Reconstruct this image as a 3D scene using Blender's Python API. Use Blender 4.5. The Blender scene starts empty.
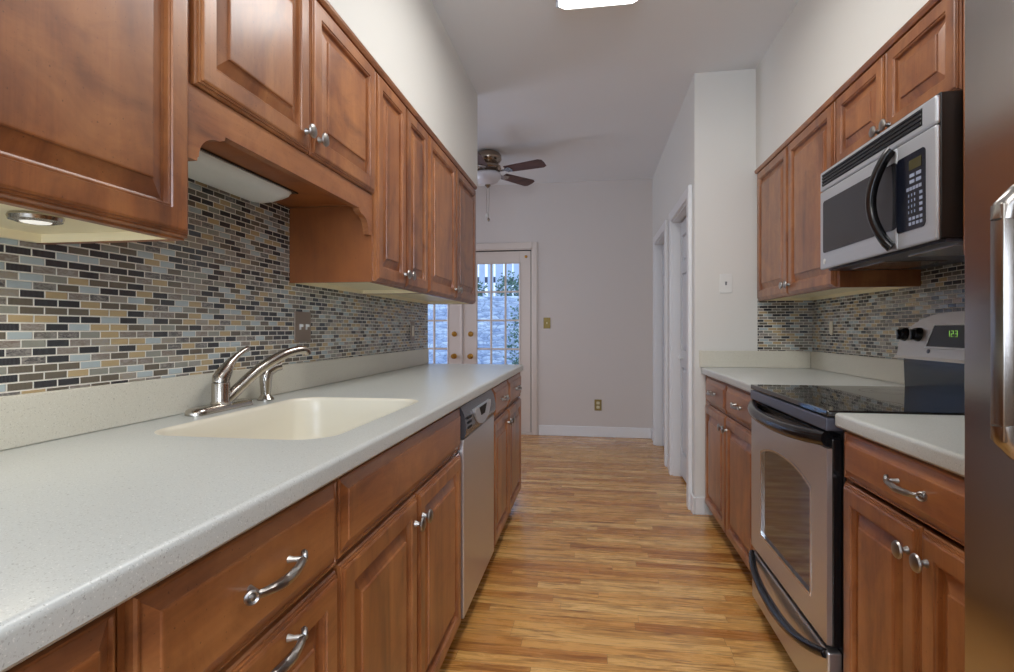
import bpy, bmesh, math, random
from mathutils import Vector, Matrix
random.seed(7)
SC = bpy.context.scene
COL = SC.collection
PI = math.pi

# ------------------------------------------------------------------ camera
FPX = 540.0
cam = bpy.data.cameras.new('camera')
cam.sensor_width = 36.0
cam.lens = FPX / 1014.0 * 36.0
cam.shift_y = -6.0 / 1014.0
cam.clip_start = 0.02
cam_o = bpy.data.objects.new('camera', cam)
COL.objects.link(cam_o)
cam_o.location = (0, 0, 1.145)
cam_o.rotation_euler = (PI/2, 0, math.radians(8.945))
SC.camera = cam_o

# ------------------------------------------------------------------ world, lights, exposure
SC.view_settings.view_transform = 'Standard'
SC.view_settings.look = 'None'
SC.view_settings.gamma = 1.0
SC.view_settings.use_curve_mapping = False
SC.view_settings.exposure = 0.27

W = bpy.data.worlds.new('overcast_sky')
SC.world = W
W.use_nodes = True
_b = W.node_tree.nodes['Background']
_b.inputs[0].default_value = (0.62, 0.78, 1.0, 1)
_b.inputs[1].default_value = 1.6

def area(name, loc, rot, sx, sy, power, color=(1, 1, 1), portal=False):
    l = bpy.data.lights.new(name, 'AREA')
    l.shape = 'RECTANGLE'; l.size = sx; l.size_y = sy
    l.energy = power; l.color = color
    if portal:
        l.cycles.is_portal = True
    o = bpy.data.objects.new(name, l)
    o.location = loc; o.rotation_euler = rot
    COL.objects.link(o)
    return o

# kitchen ceiling fixture's tubes, then added fill: unseen rear fixture, rear window, dining side
area('ceiling_fixture_glow', (0.03, 1.92, 2.648), (0, 0, 0), 0.34, 1.1, 10.5, (1.0, 0.985, 0.96))
area('rear_fixture_fill', (0.0, -0.75, 2.648), (0, 0, 0), 0.34, 1.1, 12, (1.0, 0.98, 0.95))  # added lamp behind the viewer, evens out the kitchen light
area('rear_window_fill', (0.05, -1.88, 1.5), (math.radians(90), 0, 0), 1.7, 1.4, 60, (0.88, 0.93, 1.0))  # lamp in the unseen rear window, strengthened as flat frontal fill
area('dining_side_fill', (-3.3, 4.75, 1.45), (0, math.radians(-90), 0), 1.3, 1.5, 19, (0.80, 0.84, 1.0))  # added lamp at the unseen left wall, brightens the dining end
area('patio_door_portal', (-1.45, 5.97, 1.05), (math.radians(-90), 0, 0), 1.6, 2.0, 1, portal=True)

# ------------------------------------------------------------------ material helpers
class NT:
    def __init__(s, name):
        s.m = bpy.data.materials.new(name); s.m.use_nodes = True
        s.t = s.m.node_tree; s.n = s.t.nodes; s.l = s.t.links
        s.b = s.n['Principled BSDF']
    def add(s, typ, **kw):
        nd = s.n.new(typ)
        for k, v in kw.items():
            setattr(nd, k, v)
        return nd
    def link(s, a, b): s.l.new(a, b)
    def math(s, op, a, b=None, c=None):
        nd = s.add('ShaderNodeMath', operation=op)
        for i, v in enumerate((a, b, c)):
            if v is None: continue
            if isinstance(v, (int, float)): nd.inputs[i].default_value = v
            else: s.link(v, nd.inputs[i])
        return nd.outputs[0]
    def coords(s, scale=(1, 1, 1), kind='Object', rot=(0, 0, 0)):
        tc = s.add('ShaderNodeTexCoord'); mp = s.add('ShaderNodeMapping')
        mp.inputs['Scale'].default_value = scale
        mp.inputs['Rotation'].default_value = rot
        s.link(tc.outputs[kind], mp.inputs[0])
        return mp.outputs[0]
    def noise(s, vec, scale=5, detail=4, rough=0.5, dist=0.0):
        nd = s.add('ShaderNodeTexNoise')
        nd.inputs['Scale'].default_value = scale; nd.inputs['Detail'].default_value = detail
        nd.inputs['Roughness'].default_value = rough; nd.inputs['Distortion'].default_value = dist
        s.link(vec, nd.inputs['Vector'])
        return nd.outputs[0]
    def ramp(s, fac, stops, interp='LINEAR'):
        nd = s.add('ShaderNodeValToRGB'); cr = nd.color_ramp; cr.interpolation = interp
        while len(cr.elements) > 1: cr.elements.remove(cr.elements[-1])
        for i, (p, c) in enumerate(stops):
            e = cr.elements[0] if i == 0 else cr.elements.new(p)
            e.position = p; e.color = tuple(c) + (1,) if len(c) == 3 else c
        s.link(fac, nd.inputs[0])
        return nd.outputs[0]
    def mix(s, fac, a, b, mode='MIX'):
        nd = s.add('ShaderNodeMix', data_type='RGBA', blend_type=mode)
        for i, v in ((0, fac), (6, a), (7, b)):
            if isinstance(v, (int, float)): nd.inputs[i].default_value = v
            elif isinstance(v, tuple): nd.inputs[i].default_value = v + (1,) if len(v) == 3 else v
            else: s.link(v, nd.inputs[i])
        return nd.outputs[2]
    def bump(s, h, strength=0.2, dist=0.001):
        nd = s.add('ShaderNodeBump')
        nd.inputs['Strength'].default_value = strength; nd.inputs['Distance'].default_value = dist
        s.link(h, nd.inputs['Height']); s.link(nd.outputs[0], s.b.inputs['Normal'])
    def set(s, color=None, rough=None, metal=None, coat=None, spec=None, coat_rough=None, emis=None, estr=None):
        B = s.b.inputs
        if color is not None:
            if isinstance(color, tuple): B['Base Color'].default_value = color + (1,) if len(color) == 3 else color
            else: s.link(color, B['Base Color'])
        if rough is not None:
            if isinstance(rough, (int, float)): B['Roughness'].default_value = rough
            else: s.link(rough, B['Roughness'])
        if metal is not None: B['Metallic'].default_value = metal
        if coat is not None: B['Coat Weight'].default_value = coat
        if coat_rough is not None: B['Coat Roughness'].default_value = coat_rough
        if spec is not None: B['Specular IOR Level'].default_value = spec
        if emis is not None: B['Emission Color'].default_value = emis + (1,); B['Emission Strength'].default_value = estr
        return s.m

def srgb(r, g, b):
    f = lambda x: (x/255/12.92) if x/255 <= 0.04045 else ((x/255+0.055)/1.055)**2.4
    return (f(r), f(g), f(b))

def plain(name, col, rough=0.5, metal=0.0, coat=0.0, spec=0.5, var=0.03, vs=6.0):
    t = NT(name); v = t.coords()
    n = t.noise(v, vs, 3)
    c = t.mix(n, tuple(x*(1-var) for x in col), tuple(min(1, x*(1+var)) for x in col))
    t.set(c, rough, metal, coat, spec)
    return t.m

def wood_mat(name, axis, base, dark, light, coat=0.5, rough=0.36):
    t = NT(name)
    sc = {'Z': (7, 7, 1.1), 'Y': (7, 1.1, 7), 'X': (0.9, 14, 14)}[axis]
    v = t.coords(sc)
    oi = t.add('ShaderNodeObjectInfo')
    off = t.add('ShaderNodeVectorMath', operation='ADD')
    cmb = t.add('ShaderNodeCombineXYZ')
    r9 = t.math('MULTIPLY', oi.outputs['Random'], 37.0)
    for i in range(3): t.link(r9, cmb.inputs[i])
    t.link(v, off.inputs[0]); t.link(cmb.outputs[0], off.inputs[1])
    vv = off.outputs[0]
    n1 = t.noise(vv, 1.3, 6, 0.6, 0.6)
    sc2 = {'Z': (160, 160, 5), 'Y': (160, 5, 160), 'X': (5, 160, 160)}[axis]
    n2 = t.noise(t.coords(sc2), 1.0, 3, 0.6)
    n3 = t.noise(t.coords((2.2, 2.2, 2.2)), 1.6, 4, 0.6, 0.8)
    c = t.ramp(n1, [(0.28, dark), (0.48, base), (0.72, light)])
    c = t.mix(t.math('MULTIPLY', n2, 0.35), c, tuple(x*0.55 for x in dark))
    c = t.mix(t.math('MULTIPLY', t.ramp(n3, [(0.45, (0, 0, 0)), (0.70, (1, 1, 1))]), 0.55), c, light)
    n5 = t.noise(t.coords((3.1, 3.1, 3.1), rot=(0.4, 0.2, 0.9)), 1.4, 5, 0.65, 1.2)
    c = t.mix(t.math('MULTIPLY', t.ramp(n5, [(0.50, (0, 0, 0)), (0.72, (1, 1, 1))]), 0.55), c, dark)
    sp = t.noise(t.coords((1, 1, 1)), 210, 2)
    c = t.mix(t.math('MULTIPLY', t.ramp(sp, [(0.70, (0, 0, 0)), (0.74, (1, 1, 1))]), 0.6), c, tuple(x*0.3 for x in dark))
    br = t.math('MULTIPLY_ADD', oi.outputs['Random'], 0.16, 0.92)
    hs = t.add('ShaderNodeHueSaturation'); t.link(br, hs.inputs['Value']); t.link(c, hs.inputs['Color'])
    t.set(hs.outputs[0], t.math('MULTIPLY_ADD', n3, 0.12, rough), 0, coat, 0.5, 0.22)
    t.bump(n2, 0.12, 0.0006)
    return t.m

M = {}
WB, WD, WL = srgb(150, 89, 46), srgb(98, 53, 28), srgb(184, 122, 70)
M['wood_v'] = wood_mat('stained_maple_upright_grain', 'Z', WB, WD, WL)
M['wood_h'] = wood_mat('stained_maple_level_grain', 'Y', WB, WD, WL)
M['wood_side'] = wood_mat('cabinet_side_veneer', 'Z', srgb(148, 84, 36), srgb(126, 68, 28), srgb(162, 96, 44), 0.2, 0.45)
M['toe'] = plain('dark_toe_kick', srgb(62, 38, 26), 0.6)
M['under'] = plain('cabinet_underside_laminate', srgb(244, 230, 192), 0.45)
M['wall'] = plain('wall_paint', srgb(220, 218, 212), 0.7, var=0.012, vs=1.5)
M['wall_d'] = plain('dining_wall_paint', srgb(208, 200, 194), 0.7, var=0.015, vs=1.2)
M['ceil'] = plain('ceiling_paint', srgb(226, 227, 228), 0.85, var=0.02, vs=1.0)
M['white'] = plain('white_trim_paint', srgb(226, 226, 226), 0.32, var=0.01)
M['doorpaint'] = plain('closet_door_paint', srgb(200, 202, 205), 0.35, var=0.01)
M['french'] = plain('patio_door_paint', srgb(212, 200, 190), 0.35, var=0.01)
M['black'] = plain('gloss_black', (0.008, 0.008, 0.009), 0.16, spec=0.6)
M['black_m'] = plain('satin_black', (0.014, 0.012, 0.011), 0.38)
M['blackhole'] = plain('dark_recess', (0.004, 0.004, 0.004), 0.8)
M['cooktop'] = plain('black_ceramic_glass', (0.006, 0.006, 0.007), 0.04, spec=0.9)
M['brass'] = plain('aged_brass', srgb(180, 134, 62), 0.28, 1.0)
M['brass_plate'] = plain('dull_brass_plate', srgb(122, 104, 58), 0.42, 0.8)
M['pewter'] = plain('pewter', srgb(158, 154, 150), 0.36, 1.0, var=0.2, vs=120)
M['nickel'] = plain('brushed_nickel', srgb(186, 180, 172), 0.2, 1.0, var=0.06, vs=30)
M['chrome'] = plain('polished_steel', srgb(205, 205, 206), 0.14, 1.0)
M['handle_steel'] = plain('satin_steel_handle', srgb(160, 156, 150), 0.26, 1.0, var=0.02)
M['bronze'] = plain('fan_housing_metal', srgb(156, 142, 128), 0.22, 1.0)
M['plastic'] = plain('white_plastic', srgb(226, 226, 222), 0.3)
M['ivory'] = plain('ivory_plastic', srgb(222, 212, 186), 0.3)
M['plate_taupe'] = plain('taupe_wall_plate', srgb(138, 122, 108), 0.4, 0.3)
M['blade'] = wood_mat('dark_walnut_blade', 'X', srgb(84, 54, 50), srgb(58, 36, 34), srgb(104, 70, 62), 0.1, 0.5)
M['grey_plastic'] = plain('grey_end_cap', srgb(120, 122, 128), 0.5)

def steel(name, axis, col=(200, 197, 196), rough=0.28, metal=0.85):
    t = NT(name)
    sc = {'Y': (2, 2, 500), 'Z': (500, 500, 2)}[axis]
    n = t.noise(t.coords(sc), 1.0, 3, 0.6)
    b = srgb(*col)
    c = t.mix(n, tuple(x*0.95 for x in b), tuple(min(1, x*1.04) for x in b))
    t.set(c, t.math('MULTIPLY_ADD', n, 0.05, rough), metal)
    return t.m
M['steel'] = steel('brushed_stainless_steel', 'Y')
M['steel_v'] = steel('fridge_stainless_steel', 'Y', (186, 180, 178), 0.15, 1.0)
M['steel_mw'] = steel('microwave_stainless_steel', 'Y', (196, 199, 204), 0.38, 0.6)

def counter_mat(name, a, b, dot):
    t = NT(name); v = t.coords()
    n = t.noise(v, 5, 3)
    c = t.mix(n, a, b)
    s1 = t.noise(v, 330, 2, 0.7)
    c = t.mix(t.math('MULTIPLY', t.ramp(s1, [(0.60, (0, 0, 0)), (0.68, (1, 1, 1))]), 0.45), c, dot)
    s2 = t.noise(t.coords(rot=(0.5, 0.3, 0.2)), 230, 2, 0.6)
    c = t.mix(t.math('MULTIPLY', t.ramp(s2, [(0.66, (0, 0, 0)), (0.70, (1, 1, 1))]), 0.5), c, tuple(x*0.6 for x in dot))
    s3 = t.noise(t.coords(rot=(0.1, 0.7, 0.4)), 330, 2, 0.6)
    c = t.mix(t.math('MULTIPLY', t.ramp(s3, [(0.62, (0, 0, 0)), (0.70, (1, 1, 1))]), 0.5), c, (0.86, 0.85, 0.80))
    t.set(c, t.math('MULTIPLY_ADD', n, 0.1, 0.26), 0, 0, 0.5)
    return t.m
M['counter'] = counter_mat('solid_surface_counter', srgb(190, 193, 189), srgb(198, 201, 197), srgb(136, 132, 122))
M['splash_warm_lit'] = counter_mat('warm_lit_surface_ledge', srgb(206, 202, 186), srgb(213, 209, 194), srgb(158, 150, 132))  # same stuff as the counter, with under-cabinet lamp warmth put into its colour
M['basin'] = plain('solid_surface_basin', srgb(222, 216, 198), 0.3, var=0.01)

def tile_mat(name, axis):
    """2 x 5/8 inch brick mosaic: each tile its own colour and finish."""
    t = NT(name)
    tc = t.add('ShaderNodeTexCoord'); sp = t.add('ShaderNodeSeparateXYZ')
    t.link(tc.outputs['Object'], sp.inputs[0])
    U = sp.outputs[1] if axis == 'Y' else sp.outputs[0]
    TW, TH, G = 0.0505, 0.0168, 0.00155
    rz = t.math('DIVIDE', sp.outputs[2], TH)
    row = t.math('FLOOR', rz)
    par = t.math('MODULO', t.math('ABSOLUTE', row), 2.0)
    jit = t.add('ShaderNodeTexWhiteNoise', noise_dimensions='1D'); t.link(row, jit.inputs['W'])
    ru = t.math('ADD', t.math('ADD', t.math('DIVIDE', U, TW), t.math('MULTIPLY', par, 0.5)), t.math('MULTIPLY', jit.outputs[0], 0.10))
    colm = t.math('FLOOR', ru)
    fu = t.math('SUBTRACT', ru, colm); fz = t.math('SUBTRACT', rz, row)
    cb = t.add('ShaderNodeCombineXYZ'); t.link(colm, cb.inputs[0]); t.link(row, cb.inputs[1])
    wn = t.add('ShaderNodeTexWhiteNoise', noise_dimensions='2D'); t.link(cb.outputs[0], wn.inputs['Vector'])
    rnd = wn.outputs[0]
    du = t.math('MULTIPLY', t.math('MINIMUM', fu, t.math('SUBTRACT', 1.0, fu)), TW)
    dz = t.math('MULTIPLY', t.math('MINIMUM', fz, t.math('SUBTRACT', 1.0, fz)), TH)
    d = t.math('MINIMUM', du, dz)
    grout = t.math('LESS_THAN', d, G)
    c = t.ramp(rnd, [(0.0, srgb(28, 28, 34)), (0.20, srgb(98, 88, 72)), (0.37, srgb(182, 158, 114)), (0.50, srgb(172, 184, 186)),
                     (0.62, srgb(140, 140, 128)), (0.70, srgb(52, 48, 48)), (0.77, srgb(120, 104, 90)), (0.87, srgb(84, 78, 68)), (0.94, srgb(150, 138, 116))], 'CONSTANT')
    # marbled stone tiles among the glass ones
    st = t.noise(t.coords((60, 60, 160)), 1.0, 5, 0.7, 1.2)
    stone = t.math('GREATER_THAN', wn.outputs[0], 0.70)
    c = t.mix(t.math('MULTIPLY', stone, t.ramp(st, [(0.40, (0, 0, 0)), (0.62, (1, 1, 1))])), c, srgb(150, 144, 136))
    # fine ribs inside the glass tiles
    rib = t.math('SINE', t.math('MULTIPLY', U, 2600.0))
    c = t.mix(t.math('MULTIPLY', t.math('MULTIPLY_ADD', rib, 0.5, 0.5), 0.12), c, (0.7, 0.72, 0.72))
    c = t.mix(grout, c, srgb(232, 228, 216))
    rgh = t.math('MULTIPLY_ADD', stone, 0.25, 0.14)
    rgh = t.math('MAXIMUM', rgh, t.math('MULTIPLY', grout, 0.8))
    t.set(c, rgh, 0, 0, 0.5)
    t.bump(t.math('MINIMUM', d, 0.0022), 0.8, 1.0)
    return t.m
M['tile_y'] = tile_mat('glass_mosaic_tile', 'Y')
M['tile_x'] = tile_mat('glass_mosaic_tile_end', 'X')

def floor_mat():
    t = NT('oak_strip_floor')
    tc = t.add('ShaderNodeTexCoord'); sp = t.add('ShaderNodeSeparateXYZ'); t.link(tc.outputs['Object'], sp.inputs[0])
    X, Y = sp.outputs[0], sp.outputs[1]
    BW = 0.057
    ry = t.math('DIVIDE', Y, BW); row = t.math('FLOOR', ry); fy = t.math('SUBTRACT', ry, row)
    w1 = t.add('ShaderNodeTexWhiteNoise', noise_dimensions='1D'); t.link(row, w1.inputs['W'])
    ln = t.math('MULTIPLY_ADD', w1.outputs[0], 0.45, 0.55)
    rx = t.math('ADD', t.math('DIVIDE', X, ln), t.math('MULTIPLY', w1.outputs[0], 91.0))
    col = t.math('FLOOR', rx); fx = t.math('SUBTRACT', rx, col)
    cb = t.add('ShaderNodeCombineXYZ'); t.link(col, cb.inputs[0]); t.link(row, cb.inputs[1])
    wn = t.add('ShaderNodeTexWhiteNoise', noise_dimensions='2D'); t.link(cb.outputs[0], wn.inputs['Vector'])
    # grain vector, shifted per board
    g = t.add('ShaderNodeCombineXYZ')
    t.link(t.math('MULTIPLY_ADD', wn.outputs[0], 40.0, t.math('MULTIPLY', X, 3.0)), g.inputs[0])
    t.link(t.math('MULTIPLY_ADD', wn.outputs[0], 17.0, t.math('MULTIPLY', Y, 34.0)), g.inputs[1])
    n1 = t.noise(g.outputs[0], 1.0, 7, 0.68, 1.0)
    g2 = t.add('ShaderNodeCombineXYZ')
    t.link(t.math('MULTIPLY', X, 12.0), g2.inputs[0]); t.link(t.math('MULTIPLY', Y, 330.0), g2.inputs[1])
    n2 = t.noise(g2.outputs[0], 1.0, 4, 0.7)
    bc = t.ramp(wn.outputs[0], [(0.0, srgb(184, 120, 58)), (0.3, srgb(212, 152, 80)), (0.7, srgb(226, 172, 98)), (1.0, srgb(238, 192, 122))])
    c = t.mix(t.ramp(n1, [(0.34, (0.9, 0.9, 0.9)), (0.52, (0, 0, 0))]), bc, srgb(134, 78, 34))
    g3 = t.add('ShaderNodeCombineXYZ')
    t.link(t.math('MULTIPLY_ADD', wn.outputs[0], 23.0, t.math('MULTIPLY', X, 5.5)), g3.inputs[0]); t.link(t.math('MULTIPLY', Y, 75.0), g3.inputs[1])
    n4 = t.noise(g3.outputs[0], 1.0, 5, 0.65, 1.6)
    c = t.mix(t.math('MULTIPLY', t.ramp(n4, [(0.56, (0, 0, 0)), (0.66, (1, 1, 1))]), 0.6), c, srgb(112, 66, 34))
    c = t.mix(t.math('MULTIPLY', t.ramp(n2, [(0.5, (0, 0, 0)), (0.8, (1, 1, 1))]), 0.5), c, srgb(122, 76, 42))
    c = t.mix(t.math('MULTIPLY', t.ramp(n1, [(0.6, (0, 0, 0)), (0.8, (1, 1, 1))]), 0.5), c, srgb(218, 176, 122))
    dy = t.math('MULTIPLY', t.math('MINIMUM', fy, t.math('SUBTRACT', 1.0, fy)), BW)
    dx = t.math('MULTIPLY', t.math('MINIMUM', fx, t.math('SUBTRACT', 1.0, fx)), ln)
    d = t.math('MINIMUM', dx, dy)
    seam = t.math('LESS_THAN', d, 0.0008)
    c = t.mix(t.math('MULTIPLY', seam, 0.6), c, srgb(90, 54, 30))
    t.set(c, t.math('MULTIPLY_ADD', n1, 0.14, 0.20), 0, 0.15, 0.5, 0.15)
    h = t.math('SUBTRACT', t.math('MULTIPLY', n2, 0.15), seam)
    t.bump(h, 0.2, 0.0006)
    return t.m
M['floor'] = floor_mat()

def glass_mat():
    m = bpy.data.materials.new('window_glass'); m.use_nodes = True
    n = m.node_tree.nodes; l = m.node_tree.links
    n.remove(n['Principled BSDF'])
    tr = n.new('ShaderNodeBsdfTransparent'); gl = n.new('ShaderNodeBsdfGlossy'); gl.inputs['Roughness'].default_value = 0.02
    fr = n.new('ShaderNodeFresnel'); fr.inputs[0].default_value = 1.45
    mx = n.new('ShaderNodeMixShader')
    tr.inputs[0].default_value = (0.93, 0.96, 1, 1)
    l.new(fr.outputs[0], mx.inputs[0]); l.new(tr.outputs[0], mx.inputs[1]); l.new(gl.outputs[0], mx.inputs[2])
    l.new(mx.outputs[0], n['Material Output'].inputs[0])
    return m
M['glass'] = glass_mat()

def emit(name, col, strength, base=(0.9, 0.9, 0.9)):
    t = NT(name); t.set(base, 0.4, emis=col, estr=strength); return t.m
M['diffuser'] = emit('lit_acrylic_diffuser', (1.0, 0.985, 0.96), 4.0)
M['puck_lens'] = emit('puck_light_lens', (1.0, 0.95, 0.86), 0.55, (0.6, 0.6, 0.58))
M['digits'] = emit('green_display_digits', (0.45, 1.0, 0.15), 0.4, (0.1, 0.2, 0.05))
M['acrylic'] = plain('ribbed_acrylic_cover', srgb(226, 230, 228), 0.35, var=0.03, vs=40)
M['bowl'] = plain('frosted_glass_bowl', srgb(206, 204, 208), 0.3)
M['lcd'] = plain('display_glass', srgb(70, 64, 30), 0.2)
M['key'] = plain('keypad_print', srgb(150, 160, 182), 0.5)
M['keypanel'] = plain('keypad_panel', srgb(18, 22, 34), 0.15)
M['mwglass'] = plain('microwave_window_glass', srgb(44, 44, 48), 0.10, spec=0.6)
M['ovenglass'] = plain('oven_window_glass', srgb(70, 58, 50), 0.06, spec=1.0)
M['dwpanel'] = plain('dishwasher_control_panel', srgb(96, 98, 104), 0.22, 0.6)
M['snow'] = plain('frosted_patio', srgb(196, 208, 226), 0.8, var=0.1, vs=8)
M['stone'] = None
def stone_mat():
    t = NT('stacked_stone')
    v = t.coords((3.5, 3.5, 14))
    vo = t.add('ShaderNodeTexVoronoi'); vo.inputs['Scale'].default_value = 1.4; t.link(v, vo.inputs['Vector'])
    vd = t.add('ShaderNodeTexVoronoi', feature='DISTANCE_TO_EDGE'); vd.inputs['Scale'].default_value = 1.4; t.link(v, vd.inputs['Vector'])
    sep = t.add('ShaderNodeSeparateColor'); t.link(vo.outputs['Color'], sep.inputs[0])
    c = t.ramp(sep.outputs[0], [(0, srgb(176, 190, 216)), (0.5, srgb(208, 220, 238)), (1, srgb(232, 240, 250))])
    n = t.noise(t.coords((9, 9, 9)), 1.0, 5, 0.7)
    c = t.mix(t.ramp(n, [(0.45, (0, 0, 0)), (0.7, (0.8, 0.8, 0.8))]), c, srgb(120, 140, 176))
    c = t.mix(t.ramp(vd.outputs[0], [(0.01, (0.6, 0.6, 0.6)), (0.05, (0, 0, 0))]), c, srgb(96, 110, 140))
    t.set(c, 0.85); t.bump(vd.outputs[0], 0.6, 0.05)
    return t.m
M['stone'] = stone_mat()
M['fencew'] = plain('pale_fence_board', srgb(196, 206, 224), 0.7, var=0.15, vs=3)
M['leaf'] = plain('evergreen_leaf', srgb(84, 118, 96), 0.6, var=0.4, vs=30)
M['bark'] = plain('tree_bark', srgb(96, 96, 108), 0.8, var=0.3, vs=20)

# ------------------------------------------------------------------ mesh helpers (all shapes given in world metres)
def newbm(): return bmesh.new()

def box(bm, x0, x1, y0, y1, z0, z1, bev=0.0, seg=2):
    if x0 > x1: x0, x1 = x1, x0
    if y0 > y1: y0, y1 = y1, y0
    if z0 > z1: z0, z1 = z1, z0
    v = [bm.verts.new((x, y, z)) for x in (x0, x1) for y in (y0, y1) for z in (z0, z1)]
    fs = [(0, 1, 3, 2), (4, 6, 7, 5), (0, 4, 5, 1), (2, 3, 7, 6), (0, 2, 6, 4), (1, 5, 7, 3)]
    faces = [bm.faces.new([v[i] for i in f]) for f in fs]
    if bev > 0:
        es = list({e for f in faces for e in f.edges})
        bmesh.ops.bevel(bm, geom=es, offset=bev, segments=seg, affect='EDGES', profile=0.5)
    return faces

def prism(bm, pts, axis, a, b):
    """closed outline pts (p,q) extruded along axis from a to b. axis X:(y,z) Y:(x,z) Z:(x,y)"""
    def mk(p, q, t):
        return {'X': (t, p, q), 'Y': (p, t, q), 'Z': (p, q, t)}[axis]
    A = [bm.verts.new(mk(p, q, a)) for p, q in pts]
    B = [bm.verts.new(mk(p, q, b)) for p, q in pts]
    n = len(pts)
    bm.faces.new(A); bm.faces.new(B[::-1])
    for i in range(n):
        bm.faces.new((A[i], B[i], B[(i+1) % n], A[(i+1) % n]))

def frames(pts):
    P = [Vector(p) for p in pts]
    T = []
    for i in range(len(P)):
        a = P[max(i-1, 0)]; b = P[min(i+1, len(P)-1)]
        T.append((b-a).normalized())
    ref = Vector((0, 0, 1)) if abs(T[0].z) < 0.9 else Vector((1, 0, 0))
    N = []
    n = (ref - T[0]*ref.dot(T[0])).normalized()
    for t in T:
        n = (n - t*n.dot(t)).normalized(); N.append(n)
    return P, T, N

def tube(bm, pts, rad, seg=12, lobes=0, twist=0.0, amp=0.0, flat=1.0, caps=True):
    P, T, N = frames(pts)
    if isinstance(rad, (int, float)): rad = [rad]*len(P)
    rings = []
    for k, (p, t, n) in enumerate(zip(P, T, N)):
        b = t.cross(n); ring = []
        for i in range(seg):
            a = 2*PI*i/seg
            r = rad[k]*(1+amp*math.cos(lobes*a + twist*k)) if lobes else rad[k]
            ring.append(bm.verts.new(p + n*(math.cos(a)*r*flat) + b*(math.sin(a)*r)))
        rings.append(ring)
    for k in range(len(rings)-1):
        for i in range(seg):
            bm.faces.new((rings[k][i], rings[k][(i+1) % seg], rings[k+1][(i+1) % seg], rings[k+1][i]))
    if caps:
        bm.faces.new(rings[0][::-1]); bm.faces.new(rings[-1])

def lathe(bm, origin, axis, prof, seg=20):
    """prof: (radius, height) along axis"""
    A = Vector(axis).normalized()
    ref = Vector((0, 0, 1)) if abs(A.z) < 0.9 else Vector((1, 0, 0))
    n = (ref - A*ref.dot(A)).normalized(); b = A.cross(n); O = Vector(origin)
    rings = []
    for r, h in prof:
        if r < 1e-6: rings.append([bm.verts.new(O+A*h)])
        else: rings.append([bm.verts.new(O+A*h+n*(math.cos(2*PI*i/seg)*r)+b*(math.sin(2*PI*i/seg)*r)) for i in range(seg)])
    for k in range(len(rings)-1):
        p, q = rings[k], rings[k+1]
        for i in range(seg):
            j = (i+1) % seg
            if len(p) == 1 and len(q) == 1: continue
            if len(p) == 1: bm.faces.new((p[0], q[j], q[i]))
            elif len(q) == 1: bm.faces.new((p[i], p[j], q[0]))
            else: bm.faces.new((p[i], p[j], q[j], q[i]))
    if len(rings[0]) > 1: bm.faces.new(rings[0][::-1])
    if len(rings[-1]) > 1: bm.faces.new(rings[-1])

ORIG = {}
def root_origin(o):
    while o.parent is not None: o = o.parent
    return ORIG.get(o.name, Vector((0, 0, 0)))

def obj(name, bm, mat, parent=None, smooth=False, angle=35):
    if parent is not None:
        off = root_origin(parent)
        for v in bm.verts: v.co -= off
    bmesh.ops.recalc_face_normals(bm, faces=bm.faces)
    me = bpy.data.meshes.new(name); bm.to_mesh(me); bm.free()
    mats = mat if isinstance(mat, (list, tuple)) else [mat]
    for m in mats: me.materials.append(m)
    o = bpy.data.objects.new(name, me); COL.objects.link(o)
    if parent is not None: o.parent = parent
    if smooth:
        for p in me.polygons: p.use_smooth = True
        bm2 = bmesh.new(); bm2.from_mesh(me)
        for e in bm2.edges:
            if len(e.link_faces) == 2 and e.calc_face_angle(0) > math.radians(angle): e.smooth = False
        bm2.to_mesh(me); bm2.free()
    return o

def tag(o, label, cat, group=None):
    o['label'] = label; o['category'] = cat
    if group: o['group'] = group
    return o

def thing(name, label, cat, loc, group=None):
    o = bpy.data.objects.new(name, None); COL.objects.link(o)
    o.empty_display_size = 0.05
    o.location = loc; ORIG[o.name] = Vector(loc)
    return tag(o, label, cat, group)

def struct(name, bm, mat, smooth=False, label=None):
    o = obj(name, bm, mat, None, smooth); o['kind'] = 'structure'
    if label: o['label'] = label
    return o

# ------------------------------------------------------------------ planes of the place
LW, RW = -1.125, 1.315          # left and right kitchen walls
CZ = 2.743                      # ceiling
YB = 5.87                       # far wall of the dining end
HX = 0.630                      # closet wall of the hall
YE = 3.50                       # end wall of the right run
YS = -1.8                       # rear wall behind the viewer
DL = -3.4                       # far left of the dining room

class Side:
    def __init__(s, wall, sgn): s.w = wall; s.s = sgn
    def x(s, o): return s.w + s.s*o
L = Side(LW, 1); R = Side(RW, -1)

# ------------------------------------------------------------------ room shell
bm = newbm(); box(bm, DL-0.1, RW+0.12, YS-0.1, YB+0.12, -0.1, 0.0); struct('floor', bm, M['floor'])
bm = newbm(); box(bm, DL-0.1, RW+0.12, YS-0.1, YB+0.12, CZ, CZ+0.1); struct('ceiling', bm, M['ceil'])
bm = newbm(); box(bm, LW-0.12, LW, YS, 3.60, 0, CZ); struct('wall_left', bm, M['wall'])
bm = newbm(); box(bm, RW, RW+0.12, YS, YE, 0, CZ); struct('wall_right', bm, M['wall'])
bm = newbm()
box(bm, LW-0.12, -0.85, YS-0.1, YS, 0, CZ); box(bm, 0.95, RW+0.12, YS-0.1, YS, 0, CZ)
box(bm, -0.85, 0.95, YS-0.1, YS, 0, 0.75); box(bm, -0.85, 0.95, YS-0.1, YS, 2.25, CZ); struct('wall_rear', bm, M['wall'])
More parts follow.
